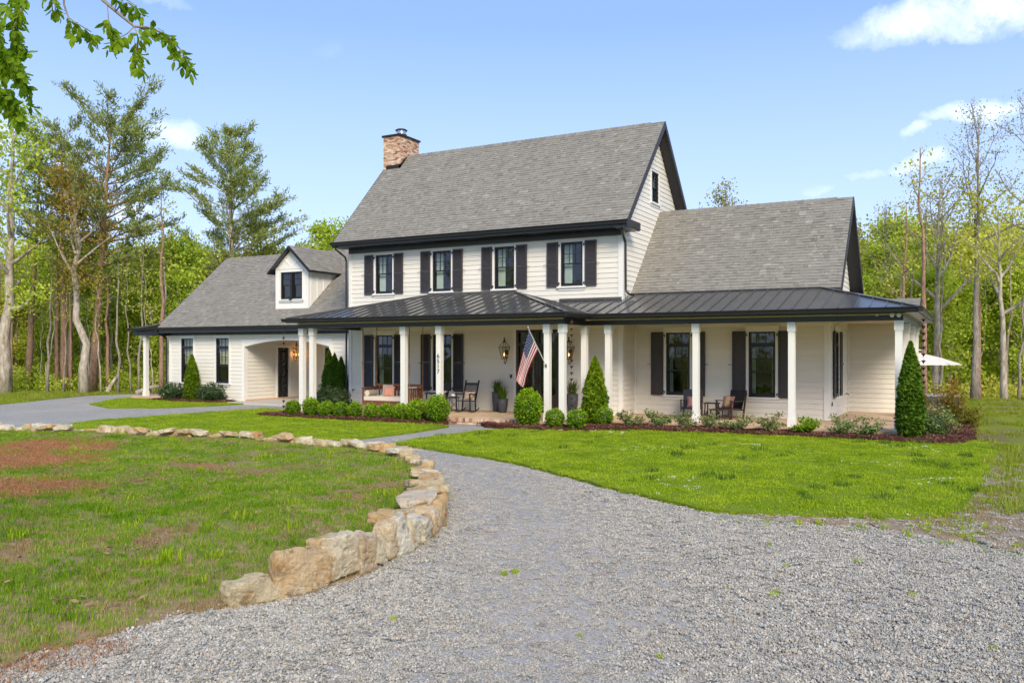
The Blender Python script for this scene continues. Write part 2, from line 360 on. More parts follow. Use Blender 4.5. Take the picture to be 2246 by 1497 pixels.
def g_soil(T, b, geo):
    n2 = T.noise(17, 6, .75, geo); n = T.noise(1.1, 5, .65, geo); c = T.mix(n2, (.16, .10, .055), (.46, .35, .23)); c = T.mix(T.ramp(n, [(.5, (0, 0, 0)), (.66, (.6, .6, .6))]), c, T.mix(n2, (.20, .18, .15), (.5, .46, .40)))
    T.l.new(c, b.inputs['Base Color']); _bump(T, b, n2, 1, .03)
def g_mulch(T, b, geo):
    n2 = T.noise(26, 5, .75, geo); T.l.new(T.ramp(n2, [(.3, (.035, .014, .010)), (.55, (.10, .035, .024)), (.75, (.19, .075, .05))]), b.inputs['Base Color']); _bump(T, b, n2, 1, .04)
def g_brickfloor(T, b, geo):
    br = T.new('ShaderNodeTexBrick', Scale=1.0); T.l.new(geo, br.inputs['Vector'])
    br.inputs['Color1'].default_value = (.58, .40, .24, 1); br.inputs['Color2'].default_value = (.70, .54, .36, 1); br.inputs['Mortar'].default_value = (.50, .42, .33, 1)
    br.inputs['Brick Width'].default_value = .22; br.inputs['Row Height'].default_value = .11; br.inputs['Mortar Size'].default_value = .006
    c = T.mix(T.ramp(T.noise(1.1, 5, .6, geo), [(.4, (0, 0, 0)), (.7, (.6, .6, .6))]), br.outputs[0], (.42, .27, .18))
    T.l.new(c, b.inputs['Base Color']); _bump(T, b, br.outputs[1], -.3, .01)
M['lawn'] = ground_mat('worn_lawn', g_lawn); M['lawn2'] = ground_mat('mown_lawn', g_lawn2); M['gravel'] = ground_mat('grey_gravel', g_gravel)
M['forest'] = ground_mat('rough_grass_and_leaf_litter', g_forest); M['mulch'] = ground_mat('brown_mulch', g_mulch); M['soil'] = ground_mat('bare_soil', g_soil); M['pavers'] = ground_mat('brick_pavers', g_brickfloor)
def g_stone(T, b, geo):
    ob = T.new('ShaderNodeObjectInfo').outputs['Random']
    base = T.ramp(ob, [(0, (.68, .60, .42)), (.25, (.58, .46, .26)), (.45, (.74, .67, .50)), (.65, (.64, .41, .18)), (.85, (.68, .57, .41)), (1, (.76, .71, .57))])
    c = T.mix(T.ramp(T.noise(3.2, 6, .65, geo), [(.48, (0, 0, 0)), (.64, (.75, .75, .75))]), base, (.44, .25, .08))
    c = T.mix(T.ramp(T.noise(5.5, 6, .7, geo), [(.56, (0, 0, 0)), (.68, (.75, .75, .75))]), c, (.15, .11, .07))
    c = T.mix(T.ramp(T.noise(4.1, 4, .6, geo, 0), [(.60, (0, 0, 0)), (.72, (.6, .6, .6))]), c, (.66, .62, .54))
    c = T.mix(T.ramp(T.noise(9, 7, .75, geo), [(.30, (.6, .6, .6)), (.44, (0, 0, 0))]), c, (.17, .11, .06))
    T.l.new(c, b.inputs['Base Color']); _bump(T, b, T.noise(16, 7, .75, geo), 1, .06)
M['stone'] = ground_mat('sandstone', g_stone)

# ------------------------------------------------------------------ ground, drive, lawns, beds
from mathutils.geometry import delaunay_2d_cdt
def sstep(a, b, x): t = np.clip((x - a) / (b - a), 0, 1); return t * t * (3 - 2 * t)
def P2(lst, z): return [tuple(GP(px, py, z)[:2]) for px, py in lst]
def smooth(pts, n=6, closed=False):                           # Catmull-Rom
    out = []; N = len(pts)
    for i in range(N if closed else N - 1):
        p = [np.array(pts[(i + k) % N] if closed else pts[max(0, min(N - 1, i + k))], float) for k in (-1, 0, 1, 2)]
        for j in range(n):
            t = j / n; out.append(tuple(.5 * ((2 * p[1]) + (-p[0] + p[2]) * t + (2 * p[0] - 5 * p[1] + 4 * p[2] - p[3]) * t ** 2 + (-p[0] + 3 * p[1] - 3 * p[2] + p[3]) * t ** 3)))
    if not closed: out.append(tuple(pts[-1]))
    return out
def inside(x, y, poly):
    poly = np.array(poly); r = np.zeros(len(x), bool); j = len(poly) - 1
    for i in range(len(poly)):
        xi, yi = poly[i]; xj, yj = poly[j]
        r ^= ((yi > y) != (yj > y)) & (x < (xj - xi) * (y - yi) / (yj - yi + 1e-12) + xi); j = i
    return r
def sheet(name, poly, hf, m, cell=.6, skirt=.12, jag=.03):
    P = []
    for i in range(len(poly)):
        a = np.array(poly[i]); b = np.array(poly[(i + 1) % len(poly)]); L = np.linalg.norm(b - a); n = max(1, min(60, int(L / .22)))
        for k in range(n):
            q = a + (b - a) * k / n; P.append((q[0] + RNG.normal(0, jag), q[1] + RNG.normal(0, jag)))
    nb = len(P); A = np.array(P); x0, y0 = A.min(0); x1, y1 = A.max(0)
    gx, gy = np.meshgrid(np.arange(x0, x1, cell), np.arange(y0, y1, cell)); gx = gx.ravel(); gy = gy.ravel()
    k = inside(gx, gy, P); pts = P + list(zip(gx[k], gy[k]))
    vs, es, fs, _, _, _ = delaunay_2d_cdt([Vector(p) for p in pts], [(i, (i + 1) % nb) for i in range(nb)], [], 1, 1e-5)
    X = np.array([v[:] for v in vs]); Z = hf(X[:, 0], X[:, 1]); mb = MB()
    mb.v = [(a, b, c) for (a, b), c in zip(X, Z)]; mb.f = [tuple(f) for f in fs]; mb.m = [0] * len(fs); mb.t = [.5] * len(fs)
    cnt = {}
    for f in fs:
        for i in range(len(f)): cnt[tuple(sorted((f[i], f[(i + 1) % len(f)])))] = cnt.get(tuple(sorted((f[i], f[(i + 1) % len(f)]))), 0) + 1
    if skirt:
        low = {}
        for (i, j), c in list(cnt.items()):
            if c == 1:
                for q in (i, j):
                    if q not in low: low[q] = len(mb.v); v = mb.v[q]; mb.v.append((v[0], v[1], v[2] - skirt))
                mb.f.append((i, j, low[j], low[i])); mb.m.append(0); mb.t.append(.5)
    o = mb.build(name, m, local=True); o['kind'] = 'structure'; return o
def camdist(x, y): return -sY * x + cY * y
flat = lambda z: (lambda x, y: np.full(len(x), z))
_gb = MB(); _gb.box(-420, 420, -380, 520, -1.2, -.235); _o = _gb.build('ground', M['forest'], local=True); _o['kind'] = 'structure'

drive = P2([(-500, 905), (0, 888), (100, 877), (190, 868), (320, 863), (480, 861)], -.2) + [(-22, 30.5), (-9, 27), (-1.0, 24.6)] + P2([(2010, 1110), (2120, 1150), (2246, 1195), (2500, 1260)], -.2) + [(9, -6), (-14, -6), (-20, 4)] + P2([(-500, 1460), (-900, 1200), (-900, 960)], -.2)
sheet('gravel_drive', drive, flat(-.2), M['gravel'], 3, .02)

WALLPX = [(490, 1337, -.2), (600, 1318, -.2), (700, 1292, -.2), (790, 1262, -.2), (870, 1225, -.2), (930, 1190, -.18), (966, 1152, -.15), (977, 1105, -.1), (969, 1066, -.08), (950, 1030, -.05), (925, 1006, -.02), (890, 990, 0), (845, 979, .02), (790, 970, .03), (730, 965, .03), (670, 959, .03), (600, 955, .03), (520, 951, .03), (430, 947, .03), (340, 944, .03), (250, 940, .03), (150, 937, .03), (60, 934, .03), (-60, 932, .03), (-220, 930, .03)]
wallp = [tuple(GP(*p)[:2]) for p in WALLPX]
NA, NB = np.array(wallp[0]), np.array(GP(0, 1470, -.2)[:2])
_nd = (NB - NA) / np.linalg.norm(NB - NA); _nn = np.array((_nd[1], -_nd[0]))
if np.dot(_nn, np.array((0, 0)) - NA) > 0: _nn = -_nn
def h_island(x, y):
    d = (x - NA[0]) * _nn[0] + (y - NA[1]) * _nn[1]
    return -.175 + .21 * sstep(-.1, 2.6, d) + .03 * np.sin(x * 1.3 + y * .7) * sstep(0, 2, d) - .10 * sstep(11, 16, camdist(x, y))
wi = np.array(smooth(wallp, 5)); island = [tuple(p) for p in wi] + P2([(-500, 1000), (-500, 1460), (-120, 1495), (0, 1470), (70, 1440), (180, 1412), (290, 1380), (400, 1352)], -.2)
sheet('island_lawn', island, h_island, M['lawn'], .45)
rlawn = P2([(865, 971), (960, 984), (1050, 998), (1140, 1015), (1240, 1040), (1340, 1067), (1440, 1091), (1540, 1113), (1640, 1124), (1760, 1128), (1900, 1131), (2000, 1133), (2080, 1128), (2120, 1105), (2150, 1060), (2175, 1015), (2190, 985), (2150, 968), (2100, 962), (1997, 961), (1900, 958), (1780, 953), (1600, 946), (1400, 941), (1260, 940), (1140, 938), (1050, 943), (960, 954), (905, 962)], -.14)
sheet('front_lawn', rlawn, flat(-.14), M['lawn2'])
llawn = P2([(105, 936), (200, 921), (330, 912), (480, 901), (590, 894), (640, 900), (720, 908), (800, 915), (900, 925), (985, 933), (945, 940), (880, 950), (800, 959), (740, 965), (650, 963), (500, 955), (350, 949), (200, 943)], -.15)
sheet('left_lawn', llawn, flat(-.15), M['lawn2'])
flawn = P2([(200, 885), (250, 874), (320, 868), (420, 872), (520, 876), (600, 879), (540, 884), (450, 889), (350, 893), (240, 893)], -.15)
sheet('far_lawn', flawn, flat(-.15), M['lawn2'])
rough = P2([(2150, 968), (2190, 985), (2175, 1015), (2150, 1060), (2120, 1105), (2140, 1120), (2246, 1140), (2700, 1180), (3200, 1000), (2900, 905), (2246, 886), (2110, 884), (2090, 900), (2100, 930)], -.18)
def h_rough(x, y): return -.18 + .22 * sstep(27, 34, y) * sstep(-2, 1.5, x)
sheet('rough_grass', rough, h_rough, M['forest'], .8)
soil = P2([(1560, 1117), (1700, 1127), (1900, 1131), (2080, 1128), (2130, 1085), (2170, 1020), (2200, 990), (2246, 985), (2500, 1000), (2600, 1230), (2246, 1215), (2100, 1180), (1900, 1150), (1700, 1140)], -.175)
sheet('bare_soil', soil, flat(-.168), M['soil'], 1.0, .03, .07)
# mulch beds heaped a little in front of the porch
def h_mulch(x, y): return -.085 + .03 * np.sin(x * 2.1) * np.sin(y * 3.0 + x)
bedA = [(-23.3, 24.3), (-22.9, 22.55), (-20, 22.45), (-17, 22.35), (-15.3, 22.6), (-14.9, 23.1), (-15.3, 23.42), (-22.2, 23.42), (-22.2, 28.0), (-24.3, 28.0)]
bedB = [(-13.9, 23.42), (-13.4, 22.75), (-11.5, 22.3), (-10, 22.7), (-8.8, 23.7), (-6, 24.0), (-3, 24.0), (-.9, 23.75), (-.15, 24.3), (.1, 26.5), (0, 30), (-.9, 30), (-1.2, 25.15), (-10.75, 25.15), (-10.85, 23.42)]
bedC = [(-34.9, 28.2), (-35.2, 27.5), (-33, 27.1), (-31.3, 27.0), (-30.2, 27.6), (-30.1, 28.2)]
for nm, b_ in (('swing_bed', bedA), ('porch_bed', bedB), ('wing_bed', bedC)): sheet('mulch_' + nm, smooth(b_, 3, True) if False else b_, h_mulch, M['mulch'], .4, .14)

# ------------------------------------------------------------------ scattered ground cover (geometry nodes)
def gn_scatter(name, pts, rot, scl, idx, sources, kind='stuff'):
    me = bpy.data.meshes.new(name); me.vertices.add(len(pts)); me.vertices.foreach_set('co', np.asarray(pts, 'f').ravel())
    a = me.attributes.new('rot', 'FLOAT_VECTOR', 'POINT'); a.data.foreach_set('vector', np.asarray(rot, 'f').ravel())
    a = me.attributes.new('scl', 'FLOAT', 'POINT'); a.data.foreach_set('value', np.asarray(scl, 'f'))
    a = me.attributes.new('idx', 'INT', 'POINT'); a.data.foreach_set('value', np.asarray(idx, 'i'))
    cl = bpy.data.collections.new(name + '_pieces')
    for i, s in enumerate(sources): cl.objects.link(bpy.data.objects.new('%s_piece_%02d' % (name, i), s))
    o = bpy.data.objects.new(name, me); COL.objects.link(o)
    g = bpy.data.node_groups.new(name, 'GeometryNodeTree'); g.interface.new_socket('Geometry', in_out='INPUT', socket_type='NodeSocketGeometry'); g.interface.new_socket('Geometry', in_out='OUTPUT', socket_type='NodeSocketGeometry')
    N = g.nodes; L = g.links; gi = N.new('NodeGroupInput'); go = N.new('NodeGroupOutput'); ip = N.new('GeometryNodeInstanceOnPoints')
    ci = N.new('GeometryNodeCollectionInfo'); ci.inputs[0].default_value = cl; ci.inputs[1].default_value = True; ci.inputs[2].default_value = True
    def att(nm, typ):
        n = N.new('GeometryNodeInputNamedAttribute'); n.data_type = typ; n.inputs[0].default_value = nm; return n.outputs[0]
    e2r = N.new('FunctionNodeEulerToRotation'); L.new(att('rot', 'FLOAT_VECTOR'), e2r.inputs[0])
    L.new(gi.outputs[0], ip.inputs['Points']); L.new(ci.outputs[0], ip.inputs['Instance']); ip.inputs['Pick Instance'].default_value = True
    L.new(att('idx', 'INT'), ip.inputs['Instance Index']); L.new(e2r.outputs[0], ip.inputs['Rotation']); L.new(att('scl', 'FLOAT'), ip.inputs['Scale'])
    L.new(ip.outputs[0], go.inputs[0]); md = o.modifiers.new('scatter', 'NODES'); md.node_group = g
    o['kind'] = kind; return o
def quads_mesh(name, C, A, B, tone, m):                       # C centres, A/B half axes: kite-shaped leaves
    n = len(C); V = np.empty((n, 4, 3), 'f'); V[:, 0] = C - B; V[:, 1] = C + A; V[:, 2] = C + B; V[:, 3] = C - A
    me = bpy.data.meshes.new(name); me.vertices.add(n * 4); me.vertices.foreach_set('co', V.ravel())
    me.loops.add(n * 4); me.loops.foreach_set('vertex_index', np.arange(n * 4, dtype='i')); me.polygons.add(n)
    me.polygons.foreach_set('loop_start', np.arange(0, n * 4, 4, dtype='i')); me.update(); me.validate()
    at = me.attributes.new('tone', 'FLOAT', 'FACE'); at.data.foreach_set('value', np.asarray(tone, 'f')); me.materials.append(m); return me
def rdir(n):
    v = RNG.normal(size=(n, 3)); return v / np.linalg.norm(v, axis=1)[:, None]
def leaves(name, C, size, m, asp=.55, tone=None, updir=.0, jit=.35):
    n = len(C); N = rdir(n); N[:, 2] = np.abs(N[:, 2]) + updir; N /= np.linalg.norm(N, axis=1)[:, None]
    t = np.cross(N, rdir(n)); t /= np.linalg.norm(t, axis=1)[:, None]; s = np.cross(N, t); sz = size * (1 + RNG.uniform(-jit, jit, n))[:, None]
    return quads_mesh(name, C, s * sz * asp * .5, t * sz * .5, RNG.random(n) if tone is None else np.clip(tone, 0, 1), m)
def tuft(name, m, n, rad, h, wd, seed, dry=.0):
    rg = np.random.default_rng(seed); mb = MB()
    for i in range(n):
        a = rg.random() * 6.283; r = rad * math.sqrt(rg.random()); x, y = r * math.cos(a), r * math.sin(a)
        hh = h * rg.uniform(.5, 1.15); lean = rg.uniform(.15, .8) * hh; la = rg.random() * 6.283; dx, dy = math.cos(la), math.sin(la); px, py = -dy * wd / 2, dx * wd / 2
        tn = rg.random(); tn = .97 if rg.random() < dry else tn * .8
        mid = (x + dx * lean * .35, y + dy * lean * .35, hh * .6); tip = (x + dx * lean, y + dy * lean, hh)
        mb.poly([(x - px, y - py, 0), (x + px, y + py, 0), (mid[0] + px * .7, mid[1] + py * .7, mid[2]), (mid[0] - px * .7, mid[1] - py * .7, mid[2])], 0, tn)
        mb.poly([(mid[0] - px * .7, mid[1] - py * .7, mid[2]), (mid[0] + px * .7, mid[1] + py * .7, mid[2]), tip], 0, tn)
    return mb.mesh(name, m, fix=False)
M['grass'] = leaf_mat('grass_blades', [(0, (.06, .16, .004)), (.38, (.14, .31, .006)), (.68, (.27, .42, .010)), (.84, (.38, .40, .05)), (1, (.54, .43, .20))], .35, patch=1.3)
M['grassr'] = leaf_mat('mown_grass_blades', [(0, (.12, .20, .006)), (.4, (.27, .39, .012)), (.72, (.43, .54, .022)), (1, (.57, .55, .09))], .35, patch=1.0)
M['grassd'] = leaf_mat('mixed_grass_blades', [(0, (.10, .16, .01)), (.4, (.22, .31, .012)), (.66, (.36, .42, .02)), (.82, (.42, .36, .12)), (1, (.48, .37, .20))], .35)
M['clover'] = mat('clover_flower', (.75, .76, .62), .8)
M['thatch'] = leaf_mat('dry_thatch', [(0, (.18, .11, .04)), (.5, (.34, .24, .11)), (1, (.52, .41, .22))], .15)
M['straw'] = leaf_mat('pine_straw', [(0, (.26, .10, .04)), (.5, (.42, .20, .09)), (1, (.54, .35, .20))], .1)
T_near = [tuft('grass_tuft', M['grass'], 28, .075, .050, .0045, i, .10 + .05 * i) for i in range(5)]
T_far = [tuft('grass_tuft', M['grassr'], 38, .17, .040, .010, 20 + i, .03 + .03 * (i % 2)) for i in range(4)]
T_farw = [tuft('grass_tuft', M['grass'], 36, .17, .042, .010, 30 + i, .08) for i in range(4)]
T_wild = [tuft('wild_tuft', M['grassd'], 40, .20, .14, .012, 40 + i, .2) for i in range(4)]
T_weed = [tuft('weed', M['spring'], 22, .05, .09, .012, 60 + i) for i in range(3)]
T_straw = [tuft('straw_tuft', M['straw'], 34, .12, .03, .004, 80 + i) for i in range(3)]
def nz(x, y, s, o=0): return np.array([mnoise.noise((a * s + o, b * s - o, 0)) for a, b in zip(x, y)])
def scatter_in(name, poly, hf, dens, src, scl=(.8, 1.3), dmax=lambda d: d * 0 + 1, mask=None, sclf=None):
    A = np.array(poly); x0, y0 = A.min(0); x1, y1 = A.max(0); n = int((x1 - x0) * (y1 - y0) * dens)
    x = RNG.uniform(x0, x1, n); y = RNG.uniform(y0, y1, n); d = camdist(x, y); lat = (cY * x + sY * y) / np.maximum(d, .1)
    k = inside(x, y, poly) & (d > 4.5) & (np.abs(lat) < .82) & (RNG.random(n) < dmax(d)); x, y = x[k], y[k]
    if mask is not None: k = mask(x, y); x, y = x[k], y[k]
    n = len(x); rot = np.zeros((n, 3)); rot[:, 2] = RNG.random(n) * 6.283; rot[:, :2] = RNG.normal(0, .12, (n, 2))
    sv = RNG.uniform(*scl, n) * (sclf(x, y) if sclf else 1)
    return gn_scatter(name, np.stack([x, y, hf(x, y)], 1), rot, sv, RNG.integers(0, len(src), n), src)
def on_gravel0(x, y): return ~(inside(x, y, island) | inside(x, y, rlawn) | inside(x, y, rough)) & (camdist(x, y) < 20)
def walldist(x, y):
    W = np.array(wi[::3]); d = np.min(np.hypot(x[:, None] - W[None, :, 0], y[:, None] - W[None, :, 1]), axis=1); return (d > .42) | (camdist(x, y) < 9.5) & (d > .3)
def bare_mask(x, y):
    B = np.array(wi[::3]); dw_ = np.min(np.hypot(x[:, None] - B[None, :, 0], y[:, None] - B[None, :, 1]), axis=1); dn_ = np.abs((x - NA[0]) * _nn[0] + (y - NA[1]) * _nn[1])
    edge = np.minimum(dw_, dn_ + .25); fr = np.clip(.28 + edge * .85, 0, 1)
    return bare_mask0(x, y) & (RNG.random(len(x)) < fr)
def bare_mask0(x, y):
    r = np.ones(len(x), bool); j1 = nz(x, y, .9, 3); j2 = nz(x, y, 3.1, 9)
    for p, q in zip(BARE, BARE_R):
        dd = np.hypot(x - p.x, y - p.y); r &= dd + j1 * .9 + j2 * .5 > q * .85
    return r & ((j1 + .8 * j2 > -.36) | (RNG.random(len(x)) < .12)) & walldist(x, y)
near_fall = lambda d: np.clip(1.15 - (d - 7) / 9, .16, 1)
scatter_in('island_grass', island, h_island, 165, T_near, (.75, 1.35), near_fall, bare_mask)
T_that = [tuft('thatch_tuft', M['thatch'], 34, .11, .032, .005, 120 + i) for i in range(4)]
scatter_in('dry_thatch', island, h_island, 30, T_that, (.7, 1.4), lambda d: np.clip(1.2 - (d - 7) / 14, .3, 1), lambda x, y: (nz(x, y, .8, 21) > .12) | ~bare_mask(x, y) & (RNG.random(len(x)) < .6))
scatter_in('bare_thatch', island, h_island, 100, T_that, (.7, 1.5), lambda d: np.clip(1.2 - (d - 7) / 14, .25, 1), lambda x, y: ~bare_mask0(x, y))
scatter_in('island_clumps', island, h_island, 1.6, [tuft('broad_tuft', M['grassr'], 40, .12, .10, .011, 130 + i) for i in range(3)], (.5, 1.3), mask=lambda x, y: bare_mask0(x, y) & (nz(x, y, .6, 8) > -.1))
scatter_in('island_grass_far', island, h_island, 42, T_farw, (.7, 1.2), lambda d: (d > 11) * 1., bare_mask)
scatter_in('front_lawn_grass', rlawn, flat(-.14), 58, T_far, (.6, 1.1), lambda d: np.clip(1.3 - (d - 12) / 20, .4, 1), lambda x, y: (nz(x, y, 1.2, 5) > -.45) | (RNG.random(len(x)) < .5))
T_dark = [tuft('dark_tuft', M['grassb'], 60, .16, .085, .010, 90 + i) for i in range(3)]
scatter_in('front_lawn_tufts', rlawn, flat(-.14), .55, T_dark, (.6, 1.5))
scatter_in('front_lawn_clover', rlawn, flat(-.125), 9, [tuft('clover', M['clover'], 12, .10, .05, .02, 95)], (.3, .6), mask=lambda x, y: nz(x, y, .55, 12) > .36)
scatter_in('left_lawn_grass', llawn, flat(-.15), 26, T_far, (.7, 1.2))
scatter_in('far_lawn_grass', flawn, flat(-.15), 22, T_far, (.7, 1.2))
scatter_in('rough_grass_blades', rough, h_rough, 30, T_wild, (.4, 1.1), lambda d: np.clip(1.2 - d / 50, .3, 1), lambda x, y: nz(x, y, .5, 2) > -.1)
verge = P2([(-300, 897), (0, 887), (100, 876), (190, 867), (330, 861), (480, 858), (480, 848), (0, 848), (-300, 852)], -.23)
scatter_in('verge_grass', verge, flat(-.235), 9, T_wild, (.6, 1.3))
for i, (p, q) in enumerate(zip(BARE[:3] + [GP(40, 1440, -.2)], BARE_R[:3] + [.6])):
    c_ = [(p.x + q * 1.15 * math.cos(a) * (1 + .2 * math.sin(3 * a)), p.y + q * 1.15 * math.sin(a)) for a in np.linspace(0, 6.1, 20)]
    scatter_in('pine_straw', c_, h_island if i < 3 else (lambda x, y: np.full(len(x), -.19)), 95, T_straw, (.9, 1.7))
M['dead'] = pieces_mat('dead_leaf', [(0, (.10, .05, .03)), (.5, (.28, .15, .08)), (1, (.48, .33, .20))], .9)
deb = []
for i in range(4):
    mb = MB(); rg = np.random.default_rng(i + 9)
    for k in range(7):
        c = Vector((*rg.normal(0, .16, 2), .035)); a_ = rg.random() * 6.28; l_ = rg.uniform(.015, .04); u_ = Vector((math.cos(a_), math.sin(a_), rg.normal(0, .3))) * l_; v_ = Vector((-math.sin(a_), math.cos(a_), rg.normal(0, .3))) * l_ * .5
        mb.poly([c - u_, c + v_, c + u_, c - v_], 0, rg.random())
    a_ = rg.random() * 6; mb.bar((0, 0, .03), (.16 * math.cos(a_), .16 * math.sin(a_), .05), .006, tone=.4); deb.append(mb.mesh('leaf_litter', M['dead'], fix=False))
scatter_in('leaf_litter', island, h_island, 2.6, deb, (.6, 1.3), mask=lambda x, y: nz(x, y, .35, 1) > -.2)
scatter_in('leaf_litter', drive, flat(-.19), .25, deb, (.5, 1.0), mask=on_gravel0)
# gravel stones
M['pebble'] = pieces_mat('gravel_stone', [(0, (.22, .21, .187)), (.3, (.335, .325, .295)), (.6, (.43, .415, .37)), (.84, (.50, .475, .42)), (.93, (.47, .35, .23)), (1, (.62, .60, .53))], .85, .3, 200, nvar=.1)
def pebbles(seed, n=58, rad=.13, s0=.006, s1=.0145):
    rg = np.random.default_rng(seed); mb = MB()
    for i in range(n):
        a = rg.random() * 6.283; r = rad * math.sqrt(rg.random()); c = Vector((r * math.cos(a), r * math.sin(a), rg.uniform(0, .008))); s = rg.uniform(s0, s1)
        rot = Matrix.Rotation(rg.random() * 6.28, 3, Vector(rg.normal(size=3)).normalized()); sc_ = [s * rg.uniform(.6, 1.25), s * rg.uniform(.6, 1.1), s * rg.uniform(.4, .8)]
        p = [(-1, -1, -1), (1, -.8, -1), (.9, 1, -1), (-.8, .9, -1), (-.6, -.7, 1), (.7, -.6, .9), (.5, .8, 1), (-.7, .5, .8)]
        mb.hexa([c + rot @ Vector((q[0] * sc_[0] * rg.uniform(.7, 1), q[1] * sc_[1] * rg.uniform(.7, 1), q[2] * sc_[2] * rg.uniform(.7, 1))) for q in p], 0, rg.random())
    return mb.mesh('gravel_patch', M['pebble'], fix=False)
PB = [pebbles(i) for i in range(6)]
# (the stones only lie outside the lawns, and thinly where wheels have packed the drive)
TRK = np.array(smooth([tuple(GP(*q)[:2]) for q in ((1190, 1700), (1190, 1400), (1180, 1230), (1150, 1120), (1060, 1045), (960, 1000))], 6))
def packed(x, y):
    d = np.min(np.hypot(x[:, None] - TRK[None, :, 0], y[:, None] - TRK[None, :, 1]), axis=1); d = d + nz(x, y, .8, 4) * .5
    return np.clip(1.15 - np.abs(d - .0) / 1.6, 0, 1)
def on_gravel(x, y): return ~(inside(x, y, island) | inside(x, y, rlawn) | inside(x, y, rough)) & (RNG.random(len(x)) > .35 * packed(x, y))
scatter_in('gravel_stones', [(-12.5, 3.2), (7.5, .5), (9, 15), (-4, 24), (-14, 24)], flat(-.197), 165, PB, (.55, 1.15), lambda d: np.clip(1.05 - (d - 7.5) / 15, .0, 1), on_gravel, lambda x, y: 1 - .42 * packed(x, y))
wd = lambda x, y: on_gravel(x, y) & inside(x, y, drive)
scatter_in('drive_weeds', P2([(760, 1230), (1400, 1180), (2246, 1200), (2246, 1450), (900, 1450), (600, 1400)], -.2), flat(-.2), .9, T_weed, (.4, 1.0), mask=wd)
scatter_in('soil_stones', soil, flat(-.166), 26, PB, (.5, 1.1)); scatter_in('soil_thatch', soil, flat(-.168), 18, T_that, (.8, 1.6))
scatter_in('soil_weeds', soil, flat(-.168), 24, T_weed + T_wild[:2], (.35, .9), mask=lambda x, y: nz(x, y, .9, 3) > -.05)
scatter_in('drive_edge_weeds', P2([(1500, 1108), (2100, 1120), (2246, 1100), (2246, 1230), (1950, 1180), (1600, 1150)], -.2), flat(-.2), 26, T_weed + T_near, (.4, 1.3), mask=wd)
chips = []
for i in range(3):
    mb = MB(); rg = np.random.default_rng(i)
    for k in range(26):
        c = Vector((*rg.normal(0, .1, 2), .012)); d = Vector(rg.normal(size=3)); d.z *= .4; d.normalize(); mb.bar(c - d * .03, c + d * .03, .014, .006, tone=rg.random())
    chips.append(mb.mesh('mulch_chips', M['chips'] if 'chips' in M else M.setdefault('chips', pieces_mat('mulch_chip', [(0, (.04, .015, .01)), (.5, (.12, .04, .028)), (.9, (.20, .085, .055)), (1, (.40, .28, .2))], .95)), fix=False))
for b_ in (bedA, bedB, bedC): scatter_in('mulch_chips', b_, h_mulch, 26, chips, (.7, 1.3))

# ------------------------------------------------------------------ dry-laid stone wall round the island
def rock(seed, L, W, H, sub=2):
    rg = np.random.default_rng(seed); bm = bmesh.new()
    for sx in (-1, 1):
        for sy in (-1, 1):
            for sz in (-1, 1):
                for k in range(2): bm.verts.new((sx * L / 2 * rg.uniform(.62 if sz < 0 else .22, 1), sy * W / 2 * rg.uniform(.6, 1), sz * H / 2 * rg.uniform(.62, 1)))
    for k in range(4): bm.verts.new((rg.uniform(-.5, .5) * L * .8, rg.choice([-1, 1]) * W * .5, rg.uniform(-.4, .5) * H))
    r = bmesh.ops.convex_hull(bm, input=bm.verts); bmesh.ops.delete(bm, geom=list({g for g in r['geom_interior'] + r['geom_unused'] if isinstance(g, bmesh.types.BMVert)}), context='VERTS')
    bmesh.ops.remove_doubles(bm, verts=bm.verts, dist=min(L, W, H) * .12)
    bmesh.ops.triangulate(bm, faces=bm.faces)
    for _ in range(sub + 1): bmesh.ops.subdivide_edges(bm, edges=[e for e in bm.edges if e.calc_length() > .045], cuts=1); bmesh.ops.triangulate(bm, faces=bm.faces)
    for _ in range(1): bmesh.ops.smooth_vert(bm, verts=bm.verts, factor=.3, use_axis_x=True, use_axis_y=True, use_axis_z=True)
    of = Vector(rg.normal(size=3) * 9)
    for v in bm.verts:
        n_ = v.co.normalized(); v.co += n_ * (mnoise.noise(v.co * 6 + of) * .03 + mnoise.noise(v.co * 19 + of) * .014)
        lay = (v.co.z * 14 + v.co.x * 4 + mnoise.noise(v.co * 4 + of)) % 1.0; v.co -= n_ * .009 * (lay < .25)
    me = bpy.data.meshes.new('stone'); bm.to_mesh(me); bm.free(); me.materials.append(M['stone']); return me
SW = empty('stone_wall', (wallp[6][0], wallp[6][1], -.2), 'low curved wall of tan and orange fieldstones edging the island lawn', 'stone wall')
path = [np.array(p) for p in smooth(wallp, 12)]; seg = [0]
for a, b in zip(path, path[1:]): seg.append(seg[-1] + np.linalg.norm(b - a))
def at_s(s):
    i = max(0, min(len(path) - 2, int(np.searchsorted(seg, s)) - 1)); t = (s - seg[i]) / (seg[i + 1] - seg[i] + 1e-9)
    return path[i] + (path[i + 1] - path[i]) * t, path[i + 1] - path[i]
s_ = 0.02; i = 0; heights = [.25, .46, .38, .50, .45, .34, .46, .52, .40]; lens = [.50, .42, .28, .46, .36, .24, .28, .36, .30]
